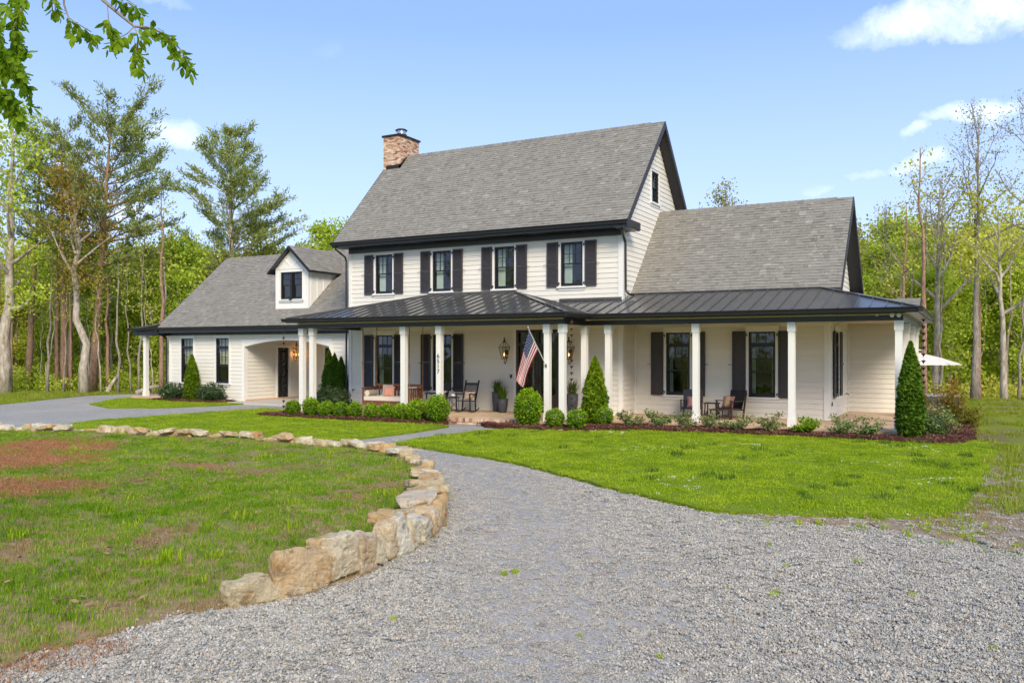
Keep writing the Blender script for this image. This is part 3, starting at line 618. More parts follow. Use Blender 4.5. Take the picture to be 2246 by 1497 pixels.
while s_ < seg[-1] - .3:
    c0, _ = at_s(s_); near = i < 9
    Ln = lens[i] if near else (random.uniform(.32, .66) if s_ < 7 else random.uniform(.28, .62))
    Hh = heights[i] if near else (random.uniform(.30, .42) if s_ < 7 else random.choice([.20, .24, .28, .34]))
    c1, tg = at_s(s_ + Ln / 2); inn = np.array((tg[1], -tg[0])) / np.linalg.norm(tg); 
    if np.dot(inn, np.array((-11, 12)) - c1) < 0: inn = -inn
    W = .24 if near else random.uniform(.26, .42)
    me = rock(100 + i, Ln * 1.08, W, Hh * 1.08, 2 if s_ < 7 else 1)
    p = c1 + inn * (W * .42); zz = -.21 + Hh / 2
    rot = (random.uniform(-.12, .12), random.uniform(-.14, .14), math.atan2(tg[1], tg[0]) + random.uniform(-.12, .12))
    o = link('stone', me, Vector((p[0], p[1], zz)) - SW.location, SW, rot)
    if 3 <= i and s_ < 9 and i % 2 == 1 or (s_ > 9 and random.random() < .3):          # flat capping stones leaned on top
        Wc = random.uniform(.25, .4); big = 3.2 < s_ < 6.5; Wc = random.uniform(.45, .65) if big else Wc; me = rock(300 + i, random.uniform(.6, .8) if big else random.uniform(.35, .55), Wc, .13, 1); q = c1 + inn * (W * .7 + .08)
        zc_ = (-.21 + Hh * random.uniform(.8, .95)) if s_ < 9 else .07
        link('stone', me, Vector((q[0], q[1], zc_)) - SW.location, SW, (random.uniform(-.2, .2), random.uniform(-.2, .2), rot[2] + random.uniform(-.3, .3)))
    s_ += Ln * (.95 if near else random.uniform(.9, 1.05)); i += 1

# ------------------------------------------------------------------ the house
H = empty('house', (-16, 27.1, -.2), 'white two-storey clapboard farmhouse with black metal porch roof and grey shingles', 'house')
class Frame:
    def __init__(s, O, U, N): s.O = Vector(O); s.U = Vector(U); s.N = Vector(N)
    def P(s, u, w_, z): v = s.O + s.U * u + s.N * w_; return (v.x, v.y, z)
FRONT = lambda Y: Frame((0, Y, 0), (1, 0, 0), (0, -1, 0))      # u is world x
SIDE = lambda X: Frame((X, 0, 0), (0, 1, 0), (1, 0, 0))        # u is world y, facing +x
LEFTW = lambda X: Frame((X, 0, 0), (0, 1, 0), (-1, 0, 0))
def wall(fr, u0, u1, z0, z1, holes=(), clip=None, th=.14, exp=.176, boards=True, name='wall', joined=False):
    """backing wall with real openings, and one siding board per row; clip(z) -> (ua, ub) narrows a gable"""
    us = sorted({u0, u1, *[h[0] for h in holes], *[h[1] for h in holes]}); zs = sorted({z0, z1, *[h[2] for h in holes], *[h[3] for h in holes]})
    mb = MB()
    if clip:
        zz = list(np.arange(z0, z1, .25)) + [z1]; zs = sorted(set(zs) | set(zz))
    for a, b in zip(zs, zs[1:]):
        for c, d in zip(us, us[1:]):
            if any(h[0] - 1e-6 <= c and d <= h[1] + 1e-6 and h[2] - 1e-6 <= a and b <= h[3] + 1e-6 for h in holes): continue
            if clip:
                (l0, r0), (l1, r1) = clip(a), clip(b); A0, B0, A1, B1 = max(c, l0), min(d, r0), max(c, l1), min(d, r1)
                if B0 - A0 < .01: continue
                if B1 < A1: A1 = B1 = (A1 + B1) / 2
                P = fr.P; mb.hexa([P(A0, 0, a), P(B0, 0, a), P(B0, -th, a), P(A0, -th, a), P(A1, 0, b), P(B1, 0, b), P(B1, -th, b), P(A1, -th, b)])
            else: mb.fbox(fr, c, d, -th, 0, a, b)
    wo = mb.build(name, M['siding'], H)
    if not boards: return wo
    z = z0; jm = MB()
    while z < z1 - .02:
        zt = min(z + exp, z1); zb = z; mb = MB(); segs = [(u0, u1)]
        for h in sorted(holes):
            if h[2] < zt - .01 and h[3] > z + .01:
                ns = []
                for a, b in segs:
                    if h[0] >= b or h[1] <= a: ns.append((a, b)); continue
                    if h[0] > a: ns.append((a, h[0]))
                    if h[1] < b: ns.append((h[1], b))
                segs = ns
        P = fr.P; tn = .5 + random.uniform(-.03, .03); ztb = zt - .004
        for a, b in segs:
            if clip:
                (l0, r0), (l1, r1) = clip(z), clip(zt); a0, b0, a1, b1 = max(a, l0), min(b, r0), max(a, l1), min(b, r1)
            else: a0, b0, a1, b1 = a, b, a, b
            if b0 - a0 < .03: continue
            if not joined: mb = MB()
            if b1 < a1: a1 = b1 = (a1 + b1) / 2
            mb.hexa([P(a0, .027, zb), P(b0, .027, zb), P(b0, .002, zb), P(a0, .002, zb), P(a1, .010, ztb), P(b1, .010, ztb), P(b1, .002, ztb), P(a1, .002, ztb)], 0, tn)
            if not joined: mb.build('siding_board', M['siding'], wo)
        if joined: jm.v += []; [jm.poly([mb.v[q] for q in f_], 0, tn) for f_ in mb.f]
        z = zt
    if joined: jo = jm.build('siding_boards', M['siding'], wo); jo['kind'] = 'stuff'
    return wo
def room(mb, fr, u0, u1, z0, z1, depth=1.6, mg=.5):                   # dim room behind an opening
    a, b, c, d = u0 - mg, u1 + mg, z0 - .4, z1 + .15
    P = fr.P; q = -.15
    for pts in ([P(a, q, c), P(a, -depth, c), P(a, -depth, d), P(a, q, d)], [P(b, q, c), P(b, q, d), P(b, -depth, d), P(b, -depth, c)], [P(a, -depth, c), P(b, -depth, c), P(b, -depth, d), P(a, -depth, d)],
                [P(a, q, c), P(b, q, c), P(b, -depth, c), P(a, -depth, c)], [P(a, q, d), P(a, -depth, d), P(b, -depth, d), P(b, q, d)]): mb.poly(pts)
def pane_obj(fr, u0, u1, z0, z1, w_, par):
    mb = MB(); mb.fbox(fr, u0, u1, w_ - .006, w_, z0, z1); return mb.build('pane', M['glass'], par)
def window(fr, u0, u1, z0, z1, style='double', shut=None, curt=None, head=True, cols=3, casing=.085, louv=True, sillw=.06, mg=.5):
    w_ = -.03; f = .052; mb = MB(); tr = .40 if style == 'transom' else 0
    mb.fbox(fr, u0, u0 + f, w_ - .07, w_ + .045, z0, z1); mb.fbox(fr, u1 - f, u1, w_ - .07, w_ + .045, z0, z1)
    mb.fbox(fr, u0 + f, u1 - f, w_ - .07, w_ + .045, z0, z0 + .07); mb.fbox(fr, u0 + f, u1 - f, w_ - .07, w_ + .045, z1 - f, z1)
    zt = z1 - tr; zm = (z0 + zt) / 2 - (.0 if style != 'transom' else .06)
    if tr: mb.fbox(fr, u0 + f, u1 - f, w_ - .06, w_ + .04, zt - .06, zt + .03)
    wo = mb.build('window', M['sash'], H)
    mb = MB(); g = .035                                        # upper and lower sash
    for a, b, ww in ((zm, (zt - .06 if tr else z1 - f), w_), (z0 + .07, zm + .045, w_ - .035)):
        mb = MB()
        mb.fbox(fr, u0 + f, u0 + f + g, ww - .03, ww, a, b); mb.fbox(fr, u1 - f - g, u1 - f, ww - .03, ww, a, b)
        mb.fbox(fr, u0 + f + g, u1 - f - g, ww - .03, ww, a, a + .045); mb.fbox(fr, u0 + f + g, u1 - f - g, ww - .03, ww, b - g, b)
        mb.build('sash', M['sash'], wo)
    def munts(a, b, ww, nc, nr):
        W = u1 - u0 - 2 * f - 2 * g; s = u0 + f + g
        for k in range(1, nc): mm = MB(); mm.fbox(fr, s + W * k / nc - .010, s + W * k / nc + .010, ww - .02, ww + .003, a, b); mm.build('muntin', M['sash'], wo)
        for k in range(1, nr): mm = MB(); zz = a + (b - a) * k / nr; mm.fbox(fr, s, s + W, ww - .018, ww + .002, zz - .010, zz + .010); mm.build('muntin', M['sash'], wo)
    munts(zm + .045, (zt - .095 if tr else z1 - f - g), w_, cols, 2)
    pane_obj(fr, u0 + f + g, u1 - f - g, zm + .045, (zt - .06 if tr else z1 - f) - g, w_ - .012, wo)
    pane_obj(fr, u0 + f + g, u1 - f - g, z0 + .11, zm + .01, w_ - .05, wo)
    if tr:
        munts(zt + .03, z1 - f, w_, 3, 1); pane_obj(fr, u0 + f, u1 - f, zt + .03, z1 - f, w_ - .014, wo)
    mb = MB(); c = casing                                      # white casing, head and sill
    mb.fbox(fr, u0 - c, u0, 0, .048, z0, z1 + .02); mb.fbox(fr, u1, u1 + c, 0, .048, z0, z1 + .02)
    mb.fbox(fr, u0, u1, 0, .046, z1, z1 + .02)
    if head: mb.fbox(fr, u0 - c - .03, u1 + c + .03, 0, .052, z1 + .02, z1 + .17); mb.fbox(fr, u0 - c - .06, u1 + c + .06, 0, .09, z1 + .17, z1 + .20)
    mb.build('casing', M['trim'], wo)
    mb = MB(); mb.fbox(fr, u0 - c - .05, u1 + c + .05, 0, .10, z0 - sillw, z0); mb.fbox(fr, u0 - c, u1 + c, 0, .045, z0 - sillw - .09, z0 - sillw); mb.build('sill', M['trim'], wo)
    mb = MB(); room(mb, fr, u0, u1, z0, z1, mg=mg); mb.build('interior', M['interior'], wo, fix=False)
    if curt:
        for (a, b, m_, zb) in curt:
            mb = MB(); n = 26; pts = []
            for k in range(n + 1): uu = u0 + (u1 - u0) * (a + (b - a) * k / n); pts.append((uu, -.19 + .025 * math.sin(k * 1.55)))
            for (ua, wa), (ub, wb) in zip(pts, pts[1:]): mb.poly([fr.P(ua, wa, z0 + (z1 - z0) * zb), fr.P(ub, wb, z0 + (z1 - z0) * zb), fr.P(ub, wb, z1 + .1), fr.P(ua, wa, z1 + .1)])
            mb.build('curtain', M[m_], wo, fix=False)
    for side in (shut or ()):
        sw = .44; a = (u0 - c - sw - .012) if side == 'l' else (u1 + c + .012); b = a + sw; za, zb = z0 - .01, z1 + .02; q = .055
        mb = MB(); P0, P1 = .050, .090; zm_ = za + (zb - za) * .49
        mb.fbox(fr, a, a + q, P0, P1, za, zb); mb.fbox(fr, b - q, b, P0, P1, za, zb)
        for zz in (za, zm_ - .03, zb - .06): mb.fbox(fr, a + q, b - q, P0, P1 - .001, zz, zz + .06)
        if not louv: mb.fbox(fr, a + q, b - q, P0 + .006, P1 - .022, za + .06, zb - .06)
        sh = mb.build('shutter', M['shutter'], H)
        if louv:
            mb = MB(); zz = za + .07
            while zz < zb - .09:
                if abs(zz + .015 - zm_) > .05:
                    P = fr.P; mb.hexa([P(a + q, P1 - .006, zz), P(b - q, P1 - .006, zz), P(b - q, P1 - .014, zz), P(a + q, P1 - .014, zz), P(a + q, P0 + .010, zz + .046), P(b - q, P0 + .010, zz + .046), P(b - q, P0 + .002, zz + .046), P(a + q, P0 + .002, zz + .046)])
                zz += .042
            lo = mb.build('louvers', M['shutter'], sh); lo['kind'] = 'stuff'
        ie = b if side == 'l' else a; oe = a if side == 'l' else b; s1 = 1 if side == 'l' else -1
        for zz in (za + .10, zb - .14):                        # hinges on the casing, holdback on the outside
            mb = MB(); mb.fbox(fr, min(ie, ie + s1 * .05), max(ie, ie + s1 * .05), .05, .085, zz + .02, zz + .05); mb.fbox(fr, min(ie + s1 * .035, ie + s1 * .06), max(ie + s1 * .035, ie + s1 * .06), .05, .085, zz - .03, zz + .05); mb.build('hinge', M['black'], sh)
        mb = MB(); pth = [fr.P(oe + s1 * .03, .10, zm_ - .02)] + [fr.P(oe - s1 * (.02 + .035 * k), .10, zm_ + .02 * math.sin(k * 1.3)) for k in range(4)]
        mb.tube(pth, .008, 5); mb.build('holdback', M['iron'], sh)
    return wo

def shingles(x0, x1, y0, z0, slope, length, sign=1, single=0, skip=None, par=None, xfun=None):
    """courses of tabs on the slope that starts at (y0, z0) and rises towards sign*y; the largest ones are single objects"""
    ca = 1 / math.sqrt(1 + slope * slope); sa = slope * ca; ex = .143; mb = MB(); rows = int(length / ex); cnt = 0
    def tab(m_, xa, xb, s0, s1, th, tn):
        pts = []
        for h0, h1 in ((0.0, 0.0), (th, .004)):
            for xx, ss, hh in ((xa, s0, h0), (xb, s0, h0), (xb, s1, h1), (xa, s1, h1)): pts.append((xx, y0 + sign * (ss * ca - hh * sa), z0 + ss * sa + hh * ca))
        m_.hexa(pts, 0, tn, skip=(0,))
    for r in range(rows + 1):
        s0, s1 = r * ex, min((r + 1) * ex + .02, length); lo, hi = (x0, x1) if not xfun else xfun(s0 * ca)
        x = hi - random.uniform(.02, .3)
        xa_prev = hi
        while xa_prev > lo:
            x = max(xa_prev - random.choice([.09, .12, .16, .2, .26]), lo)
            if x - lo < .05: x = lo
            tn = (min(1, max(0, random.gauss(.45, .11))) if random.random() < .93 else random.uniform(.58, .82)) ; th = random.choice([.016, .016, .026])
            if not (skip and skip((x + xa_prev) / 2, s0 * ca)):
                if cnt < single: m1 = MB(); tab(m1, x, xa_prev - .003, s0, s1, th, tn); m1.build('shingle', M['shingle'], par); cnt += 1
                else: tab(mb, x, xa_prev - .003, s0, s1, th, tn)
            xa_prev = x
    o = mb.build('shingle_courses', M['shingle'], par); o['kind'] = 'stuff'; return o

# ---- main block
MX0, MX1, MY0, MY1 = -22.4, -10.5, 27.1, 33.75
WUP = [(-21.05, -20.21), (-18.29, -17.44), (-15.53, -14.69), (-12.81, -11.96)]
WLO = [(-21.06, -20.20), (-18.28, -17.42)]
holes = [(a, b, 4.5, 6.06) for a, b in WUP] + [(a, b, .68, 2.84) for a, b in WLO] + [(-14.62, -12.84, -.01, 2.98)]
wall(FRONT(MY0), MX0 + .12, MX1 - .13, -.02, 6.42, holes)
def gclip(z, ym=30.4, zr=10.62, sl=1.07, a=MY0 + .02, b=MY1 - .02):
    h = (zr - z) / sl; return (max(a, ym - h), min(b, ym + h))
MG = SIDE(MX1)
wall(MG, MY0 + .02, MY1 - .02, 2.9, 10.6, [(30.03, 30.83, 7.78, 8.95)], gclip)
wall(LEFTW(MX0), MY0 + .02, MY1 - .02, -.2, 10.6, [], gclip, boards=False)
wall(Frame((0, MY1, 0), (1, 0, 0), (0, 1, 0)), MX0, MX1, -.2, 6.42, boards=False)
mb = MB()                                                     # corner boards and frieze
F0 = FRONT(MY0)
for a, b in ((MX0 - .02, MX0 + .12), (MX1 - .13, MX1 + .015)):
    for za, zb in (((-.02, 6.42),)): mb.fbox(F0, a, b, -.02, .045, za, zb)
mb.box(MX1 - .06, MX1 + .045, MY0 - .044, MY0 + .10, 2.9, 6.42)
mb.fbox(F0, MX0 + .12, MX1 - .13, .0, .040, 6.24, 6.42)
mb.fbox(F0, -21.78, -21.68, .0, .05, -.02, 3.05)
mb.build('corner_board', M['trim'], H)
for a, b in WUP: window(F0, a, b, 4.5, 6.06, 'double', 'lr', [(.06, .42, 'curtain', 0)] + ([(.86, .97, 'curtain', 0)] if a > -16 else []), head=False)
for a, b in WLO: window(F0, a, b, .68, 2.84, 'transom', 'lr', [(.05, .3, 'curtain', 0), (.8, .96, 'curtain', 0)])
window(MG, 30.03, 30.83, 7.78, 8.95, 'double', None, None, head=False)
# roofs
def roof(x0, x1, yf, zf, yr, zr, yb, name='roof', th=.16, single=0, skip=None, ridge=True, backsh=False):
    sl = (zr - zf) / (yr - yf); L = math.hypot(yr - yf, zr - zf)
    mb = MB(); mb.slab([(x0, yf, zf), (x1, yf, zf), (x1, yr, zr), (x0, yr, zr)], th); mb.slab([(x0, yr, zr), (x1, yr, zr), (x1, yb, zr - (yb - yr) * sl), (x0, yb, zr - (yb - yr) * sl)], th)
    ro = mb.build(name, M['soffit'], H)
    shingles(x0, x1, yf, zf, sl, L, 1, single, skip, ro); 
    mb = MB(); mb.poly([(x0, yr, zr + .012), (x1, yr, zr + .012), (x1, yb, zr - (yb - yr) * sl + .012), (x0, yb, zr - (yb - yr) * sl + .012)]); mb.build('back_shingles', M['shingle'], ro)
    mb = MB()                                                 # ridge cap pieces
    x = x0
    while x < x1 - .6:
        mb.hexa([(x, yr - .13, zr - .12), (x + .24, yr - .13, zr - .11), (x + .24, yr + .13, zr - .11), (x, yr + .13, zr - .12), (x, yr - .01, zr + .035), (x + .24, yr - .01, zr + .05), (x + .24, yr + .01, zr + .05), (x, yr + .01, zr + .035)], 0, random.uniform(.1, .5)); x += .22
    cp = mb.build('ridge_cap', M['shingle'], ro); cp['kind'] = 'stuff'
    for xe, nx in ((x0, -1), (x1, 1)):                        # rake boards
        mb = MB(); P = lambda y, z, o: (xe + nx * o, y, z)
        for ya, za, yb_, zb_ in ((yf, zf, yr, zr), (yr, zr, yb, zr - (yb - yr) * sl)):
            mb.hexa([P(ya, za - .24, 0), P(ya, za - .24, .035), P(yb_, zb_ - .24, .035), P(yb_, zb_ - .24, 0), P(ya, za + .01, 0), P(ya, za + .01, .035), P(yb_, zb_ + .01, .035), P(yb_, zb_ + .01, 0)])
        mb.build('rake_board', M['soffit'], ro)
    return ro
MR = roof(-22.75, -10.08, 26.45, 6.58, 30.4, 10.80, 34.35)
GUT = [(0, 0), (.02, -.13), (.085, -.13), (.10, -.05), (.135, -.02), (.135, 0), (.12, 0), (.10, -.02)]
def gutter(a, b, out, name='gutter'):
    mb = MB(); mb.ext(GUT, a, b, out); return mb.build(name, M['black'], H)
def downspout(pts, r=.038):
    mb = MB(); mb.tube(pts, r, 6); return mb.build('downspout', M['black'], H)
gutter((-22.80, 26.45, 6.60), (-10.03, 26.45, 6.60), (0, -1, 0))
mb = MB(); mb.box(-22.72, -10.10, 26.45, 27.08, 6.38, 6.46); mb.box(-22.72, -10.10, 26.44, 26.47, 6.38, 6.60); mb.fbox(F0, MX0, MX1, .042, .075, 6.18, 6.38)
mb.build('soffit_board', M['black'], H)
mb = MB(); mb.box(-10.50, -10.03, 26.40, 27.55, 6.33, 6.40); mb.box(-10.06, -10.02, 26.35, 27.60, 6.36, 6.62); mb.box(-10.46, -10.06, 26.47, 27.5, 6.4, 6.62); mb.build('cornice_return', M['black'], H)
downspout([(-10.30, 26.42, 6.48), (-10.28, 26.50, 6.30), (-10.40, 26.98, 6.10), (-10.42, 27.20, 5.95), (-10.42, 27.22, 4.5), (-10.42, 27.22, 4.30), (-10.30, 27.2, 4.16), (-10.1, 27.15, 4.12)], .045)
downspout([(-22.60, 26.40, 6.48), (-22.60, 26.46, 6.32), (-22.52, 26.95, 6.05), (-22.50, 27.0, 5.9), (-22.50, 27.0, .05), (-22.4, 26.9, -.1)])
# chimney
CHI = [(-22.78, -21.90), (29.86, 31.30)]
def brickwork(name, x0, x1, y0, y1, z0, z1, par, bl=.205, bh=.057, j=.010, faces='fr'):
    mb = MB(); z = z0; r = 0
    while z < z1 - .02:
        for side in faces:
            L0, L1 = (x0, x1) if side in 'fk' else (y0, y1); u = L0 - (bl / 2 if r % 2 else 0)
            while u < L1 - .01:
                a, b = max(u, L0), min(u + bl, L1)
                if b - a > .03:
                    o = random.uniform(0, .006); tn = random.random()
                    if side == 'f': mb.box(a, b - j * (b < L1), y0 - .004 - o, y0 + .03, z, z + bh, 0, tn)
                    elif side == 'r': mb.box(x1 - .03, x1 + .004 + o, a, b - j * (b < L1), z, z + bh, 0, tn)
                    elif side == 'l': mb.box(x0 - .004 - o, x0 + .03, a, b - j * (b < L1), z, z + bh, 0, tn)
                u += bl + j
        z += bh + j; r += 1
    o = mb.build(name, M['brick'], par, fix=False); o['kind'] = 'stuff'; return o
mb = MB(); mb.box(CHI[0][0] + .01, CHI[0][1] - .01, CHI[1][0] + .01, CHI[1][1] - .01, 0, 11.6); CH = mb.build('chimney', M['mortar'], H)
brickwork('bricks', *CHI[0], *CHI[1], 7.0, 11.62, CH, faces='frl')
mb = MB(); mb.box(CHI[0][0] - .06, CHI[0][1] + .06, CHI[1][0] - .06, CHI[1][1] + .06, 11.62, 11.70); mb.build('chimney_cap', M['iron'], CH)
mb = MB(); c_ = (-22.34, 30.58, 11.70); mb.lathe([(.20, 0), (.20, .10), (.25, .12), (.25, .15)], c_, 18); mb.lathe([(.27, .33), (.27, .36), (.20, .40), (.05, .41)], c_, 18); mb.build('flue_cap', M['iron'], CH)
mb = MB(); mb.lathe([(.21, .14), (.21, .34)], c_, 18); mb.build('flue_collar', M['steel'], CH)
mb = MB()                                                     # stepped flashing where the roof meets the stack
zr_ = lambda y: 6.58 + 1.0684 * (y - 26.45)
mb.box(-22.6, -21.84, 29.80, 29.86, zr_(29.8) - .02, zr_(29.83) + .16)
mb.hexa([(-21.90, 29.80, zr_(29.8) - .02), (-21.84, 29.80, zr_(29.8) - .02), (-21.84, 30.55, zr_(30.4)), (-21.90, 30.55, zr_(30.4)), (-21.90, 29.80, zr_(29.8) + .17), (-21.84, 29.80, zr_(29.8) + .17), (-21.84, 30.5, zr_(30.4) + .12), (-21.90, 30.5, zr_(30.4) + .12)])
mb.build('flashing', M['iron'], CH)

# ---- right wing
RY0, RX1 = 28.4, -4.0
FR = FRONT(RY0); WR = [(-9.36, -8.51), (-6.51, -5.64)]
wall(FR, MX1, RX1 - .12, -.02, 3.3, [(a, b, .68, 2.85) for a, b in WR])
for a, b in WR: window(FR, a, b, .68, 2.85, 'transom', 'lr', [(.08, .22, 'curtain', 0), (.82, .95, 'curtain', 0)], louv=False)
wall(SIDE(MX1 - .02), 27.24, RY0 - .06, -.02, 3.3, joined=True)              # short return at the inner corner
SR = SIDE(RX1)
def rclip(z, ym=31.0, zr=7.36, sl=1.065, a=RY0 + .10, b=33.6): h = (zr - z) / sl; return (max(a, ym - h), min(b, ym + h))
wall(SR, RY0 + .10, 33.0, -.02, 3.3, [(29.75, 30.6, .68, 2.85)])
wall(SR, RY0 + .10, 33.6, 3.3, 7.34, [(30.62, 31.42, 4.75, 6.0)], rclip, joined=True)
window(SR, 29.75, 30.6, .68, 2.85, 'transom', 'lr', [(.1, .3, 'curtain', 0)], louv=False)
window(SR, 30.62, 31.42, 4.75, 6.0, 'double', None, None, head=False)
wall(FRONT(33.0), RX1 + .02, -1.95, -.02, 3.3)
wall(SIDE(-1.95), 33.1, 38, -.2, 3.3, boards=False); wall(Frame((0, 38, 0), (1, 0, 0), (0, 1, 0)), -9.5, -1.95, -.2, 3.3, boards=False)
wall(Frame((0, 33.6, 0), (1, 0, 0), (0, 1, 0)), MX1, RX1, 3.0, 4.4, boards=False)
mb = MB(); mb.fbox(FR, RX1 - .13, RX1 + .045, -.02, .045, -.02, 3.2); mb.box(RX1 - .02, RX1 + .043, RY0, RY0 + .12, -.02, 3.2); mb.box(MX1 - .12, MX1 + .03, MY0 - .046, MY0 + .12, -.02, 3.05)
mb.box(MX1 - .02, MX1 + .05, RY0 - .06, RY0 - .01, -.02, 3.05); mb.box(RX1 + .02, RX1 + .07, 32.93, 32.98, -.02, 3.2)
mb.fbox(FR, MX1 + .05, RX1 - .13, 0, .045, 3.02, 3.2); mb.fbox(SR, RY0 + .12, 32.9, 0, .045, 3.02, 3.2); mb.fbox(F0, -21.68, MX1 - .13, 0, .047, 2.99, 3.2)
mb.build('porch_trim', M['trim'], H)
RR = roof(-10.48, -3.56, 27.88, 4.19, 31.0, 7.50, 34.1, single=300)
# rear porch gable
mb = MB(); mb.slab([(-9, 33.9, 3.35), (-1.72, 33.9, 3.35), (-1.72, 36.0, 4.25), (-9, 36.0, 4.25)], .12); mb.slab([(-9, 36, 4.25), (-1.72, 36, 4.25), (-1.72, 38.1, 3.35), (-9, 38.1, 3.35)], .12)
rg = mb.build('rear_roof', M['soffit'], H); shingles(-9, -1.7, 33.9, 3.35, .4286, 2.28, 1, 0, None, rg)
mb = MB(); mb.poly([(-1.76, 34.1, 3.3), (-1.76, 37.9, 3.3), (-1.76, 36, 4.12)]); mb.build('rear_gable', M['siding'], H)

# ---- left wing
LX0, LX1, LY0 = -34.7, -22.42, 28.3
FL = FRONT(LY0); WL = [(-33.86, -33.01), (-31.46, -30.60)]
OPX0, OPX1, SPR, APX = -29.6, -24.5, 2.41, 2.70
wall(FL, LX0 + .12, LX1 - .02, -.12, 3.08, [(a, b, .69, 2.82) for a, b in WL] + [(OPX0 - .1, OPX1 + .1, -.12, APX + .04)])
for a, b in WL: window(FL, a, b, .69, 2.82, 'transom', None, [(.05, .95, 'shade', .42)])
mb = MB(); cxa = (OPX0 + OPX1) / 2; hw = (OPX1 - OPX0) / 2; N_ = 24     # segmental arch spandrel and its trim
zarc = lambda u: SPR + (APX - SPR) * (1 - ((u - cxa) / hw) ** 2)
for k in range(N_):
    a = OPX0 + 2 * hw * k / N_; b = OPX0 + 2 * hw * (k + 1) / N_; P = FL.P; za, zb = zarc(a), zarc(b)
    mb.hexa([P(a, .035, za), P(b, .035, zb), P(b, -.16, zb), P(a, -.16, za), P(a, .035, max(APX + .06, za + .17)), P(b, .035, max(APX + .06, zb + .17)), P(b, -.16, APX + .06), P(a, -.16, APX + .06)])
mb.fbox(FL, OPX0 - .16, OPX0, -.165, .046, -.12, SPR - .0); mb.fbox(FL, OPX1, OPX1 + .16, -.165, .046, -.12, SPR); mb.fbox(FL, OPX0 - .16, OPX0, -.135, .046, SPR, APX + .06); mb.fbox(FL, OPX1, OPX1 + .16, -.135, .046, SPR, APX + .06)
mb.fbox(FL, LX0 - .02, LX0 + .12, -.1, .045, -.12, 3.08); mb.fbox(FL, LX0 + .12, LX1 - .02, 0, .037, 2.98, 3.1); mb.build('arch_trim', M['trim'], H)
wall(SIDE(OPX0 - .02), LY0 + .16, 32.0, -.05, 3.0, [(30.40, 31.18, -.05, 2.38)])
wall(FRONT(32.02), OPX0, OPX1 + .6, -.05, 3.0, [(-28.0, -27.1, -.05, 2.38)], joined=True)
wall(LEFTW(OPX1 + .02), LY0 + .16, 32.0, -.05, 3.0, boards=False)
wall(LEFTW(LX0), LY0, 36, -.2, 6.9, [], lambda z: (max(LY0, 32.2 - (7.0 - z) / .86), min(36, 32.2 + (7.0 - z) / .86)), boards=False)
wall(Frame((0, 36, 0), (1, 0, 0), (0, 1, 0)), LX0, LX1, -.2, 3.1, boards=False)
mb = MB(); mb.box(OPX0, OPX1, LY0, 32, 2.96, 3.04); mb.build('breezeway_ceiling', M['ceil'], H)
mb = MB(); mb.box(OPX0 - .15, OPX1 + .15, LY0 - .9, 32, -.24, -.11); mb.build('breezeway_floor', M['concrete'], H)
mb = MB()
for x0_, x1_, y_ in ((LX0, OPX0, LY0 - .02), (OPX1, LX1, LY0 - .02)): mb.box(x0_, x1_, y_ - .06, y_ + .1, -.24, -.125)
mb.box(OPX0 + .0, OPX0 + .10, LY0, 32, -.11, -.04); mb.box(OPX0 + .1, OPX1, 31.8, 31.98, -.11, -.02); mb.build('brick_base', M['brick'], H)
def doorleaf(fr, u0, u1, z0, z1, m_, cols, rows, transom=0, pan=.45, name='door'):
    mb = MB(); s = .10; w_ = -.04; zt = z1 - transom
    mb.fbox(fr, u0, u0 + s, w_ - .05, w_, z0, zt); mb.fbox(fr, u1 - s, u1, w_ - .05, w_, z0, zt); mb.fbox(fr, u0 + s, u1 - s, w_ - .05, w_, z0, z0 + pan); mb.fbox(fr, u0 + s, u1 - s, w_ - .05, w_, zt - s, zt)
    d = mb.build(name, m_, H); pane_obj(fr, u0 + s, u1 - s, z0 + pan, zt - s, w_ - .02, d)
    for k in range(1, cols): mm = MB(); uu = u0 + s + (u1 - u0 - 2 * s) * k / cols; mm.fbox(fr, uu - .011, uu + .011, w_ - .04, w_ - .004, z0 + pan, zt - s); mm.build('muntin', m_, d)
    for k in range(1, rows): mm = MB(); zz = z0 + pan + (zt - s - z0 - pan) * k / rows; mm.fbox(fr, u0 + s, u1 - s, w_ - .038, w_ - .006, zz - .012, zz + .012); mm.build('muntin', m_, d)
    return d
def doorset(fr, u0, u1, z0, z1, c=.10):
    mb = MB(); mb.fbox(fr, u0 - c, u0, 0, .05, z0, z1 + c); mb.fbox(fr, u1, u1 + c, 0, .05, z0, z1 + c); mb.fbox(fr, u0, u1, 0, .05, z1, z1 + c); o = mb.build('door_casing', M['trim'], H)
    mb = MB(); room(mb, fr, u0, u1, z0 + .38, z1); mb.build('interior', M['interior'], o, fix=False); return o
SL = SIDE(OPX0 - .02); doorset(SL, 30.40, 31.18, -.05, 2.38); doorleaf(SL, 30.41, 31.17, -.04, 2.37, M['sash'], 3, 6, pan=.3)
FB = FRONT(32.02); doorset(FB, -28.0, -27.1, -.05, 2.38); doorleaf(FB, -27.99, -27.11, -.04, 2.37, M['sash'], 3, 6, pan=.3)
LR = roof(-35.05, -22.42, 27.78, 3.34, 32.2, 7.14, 36.6, skip=lambda x, dy: -28.05 < x < -26.06 and .92 < dy < 3.2)
gutter((-35.1, 27.78, 3.36), (-22.45, 27.78, 3.36), (0, -1, 0))
mb = MB(); mb.box(-35.0, -22.45, 27.78, 28.28, 3.09, 3.15); mb.box(-35.0, -22.45, 27.77, 27.80, 3.09, 3.34); mb.fbox(FL, LX0, LX1, .045, .09, 2.97, 3.09); mb.build('soffit_board', M['black'], H)
downspout([(-34.95, 27.7, 3.24), (-34.93, 27.8, 3.08), (-34.85, 28.15, 2.9), (-34.84, 28.2, 2.8), (-34.84, 28.2, 0)], .045)
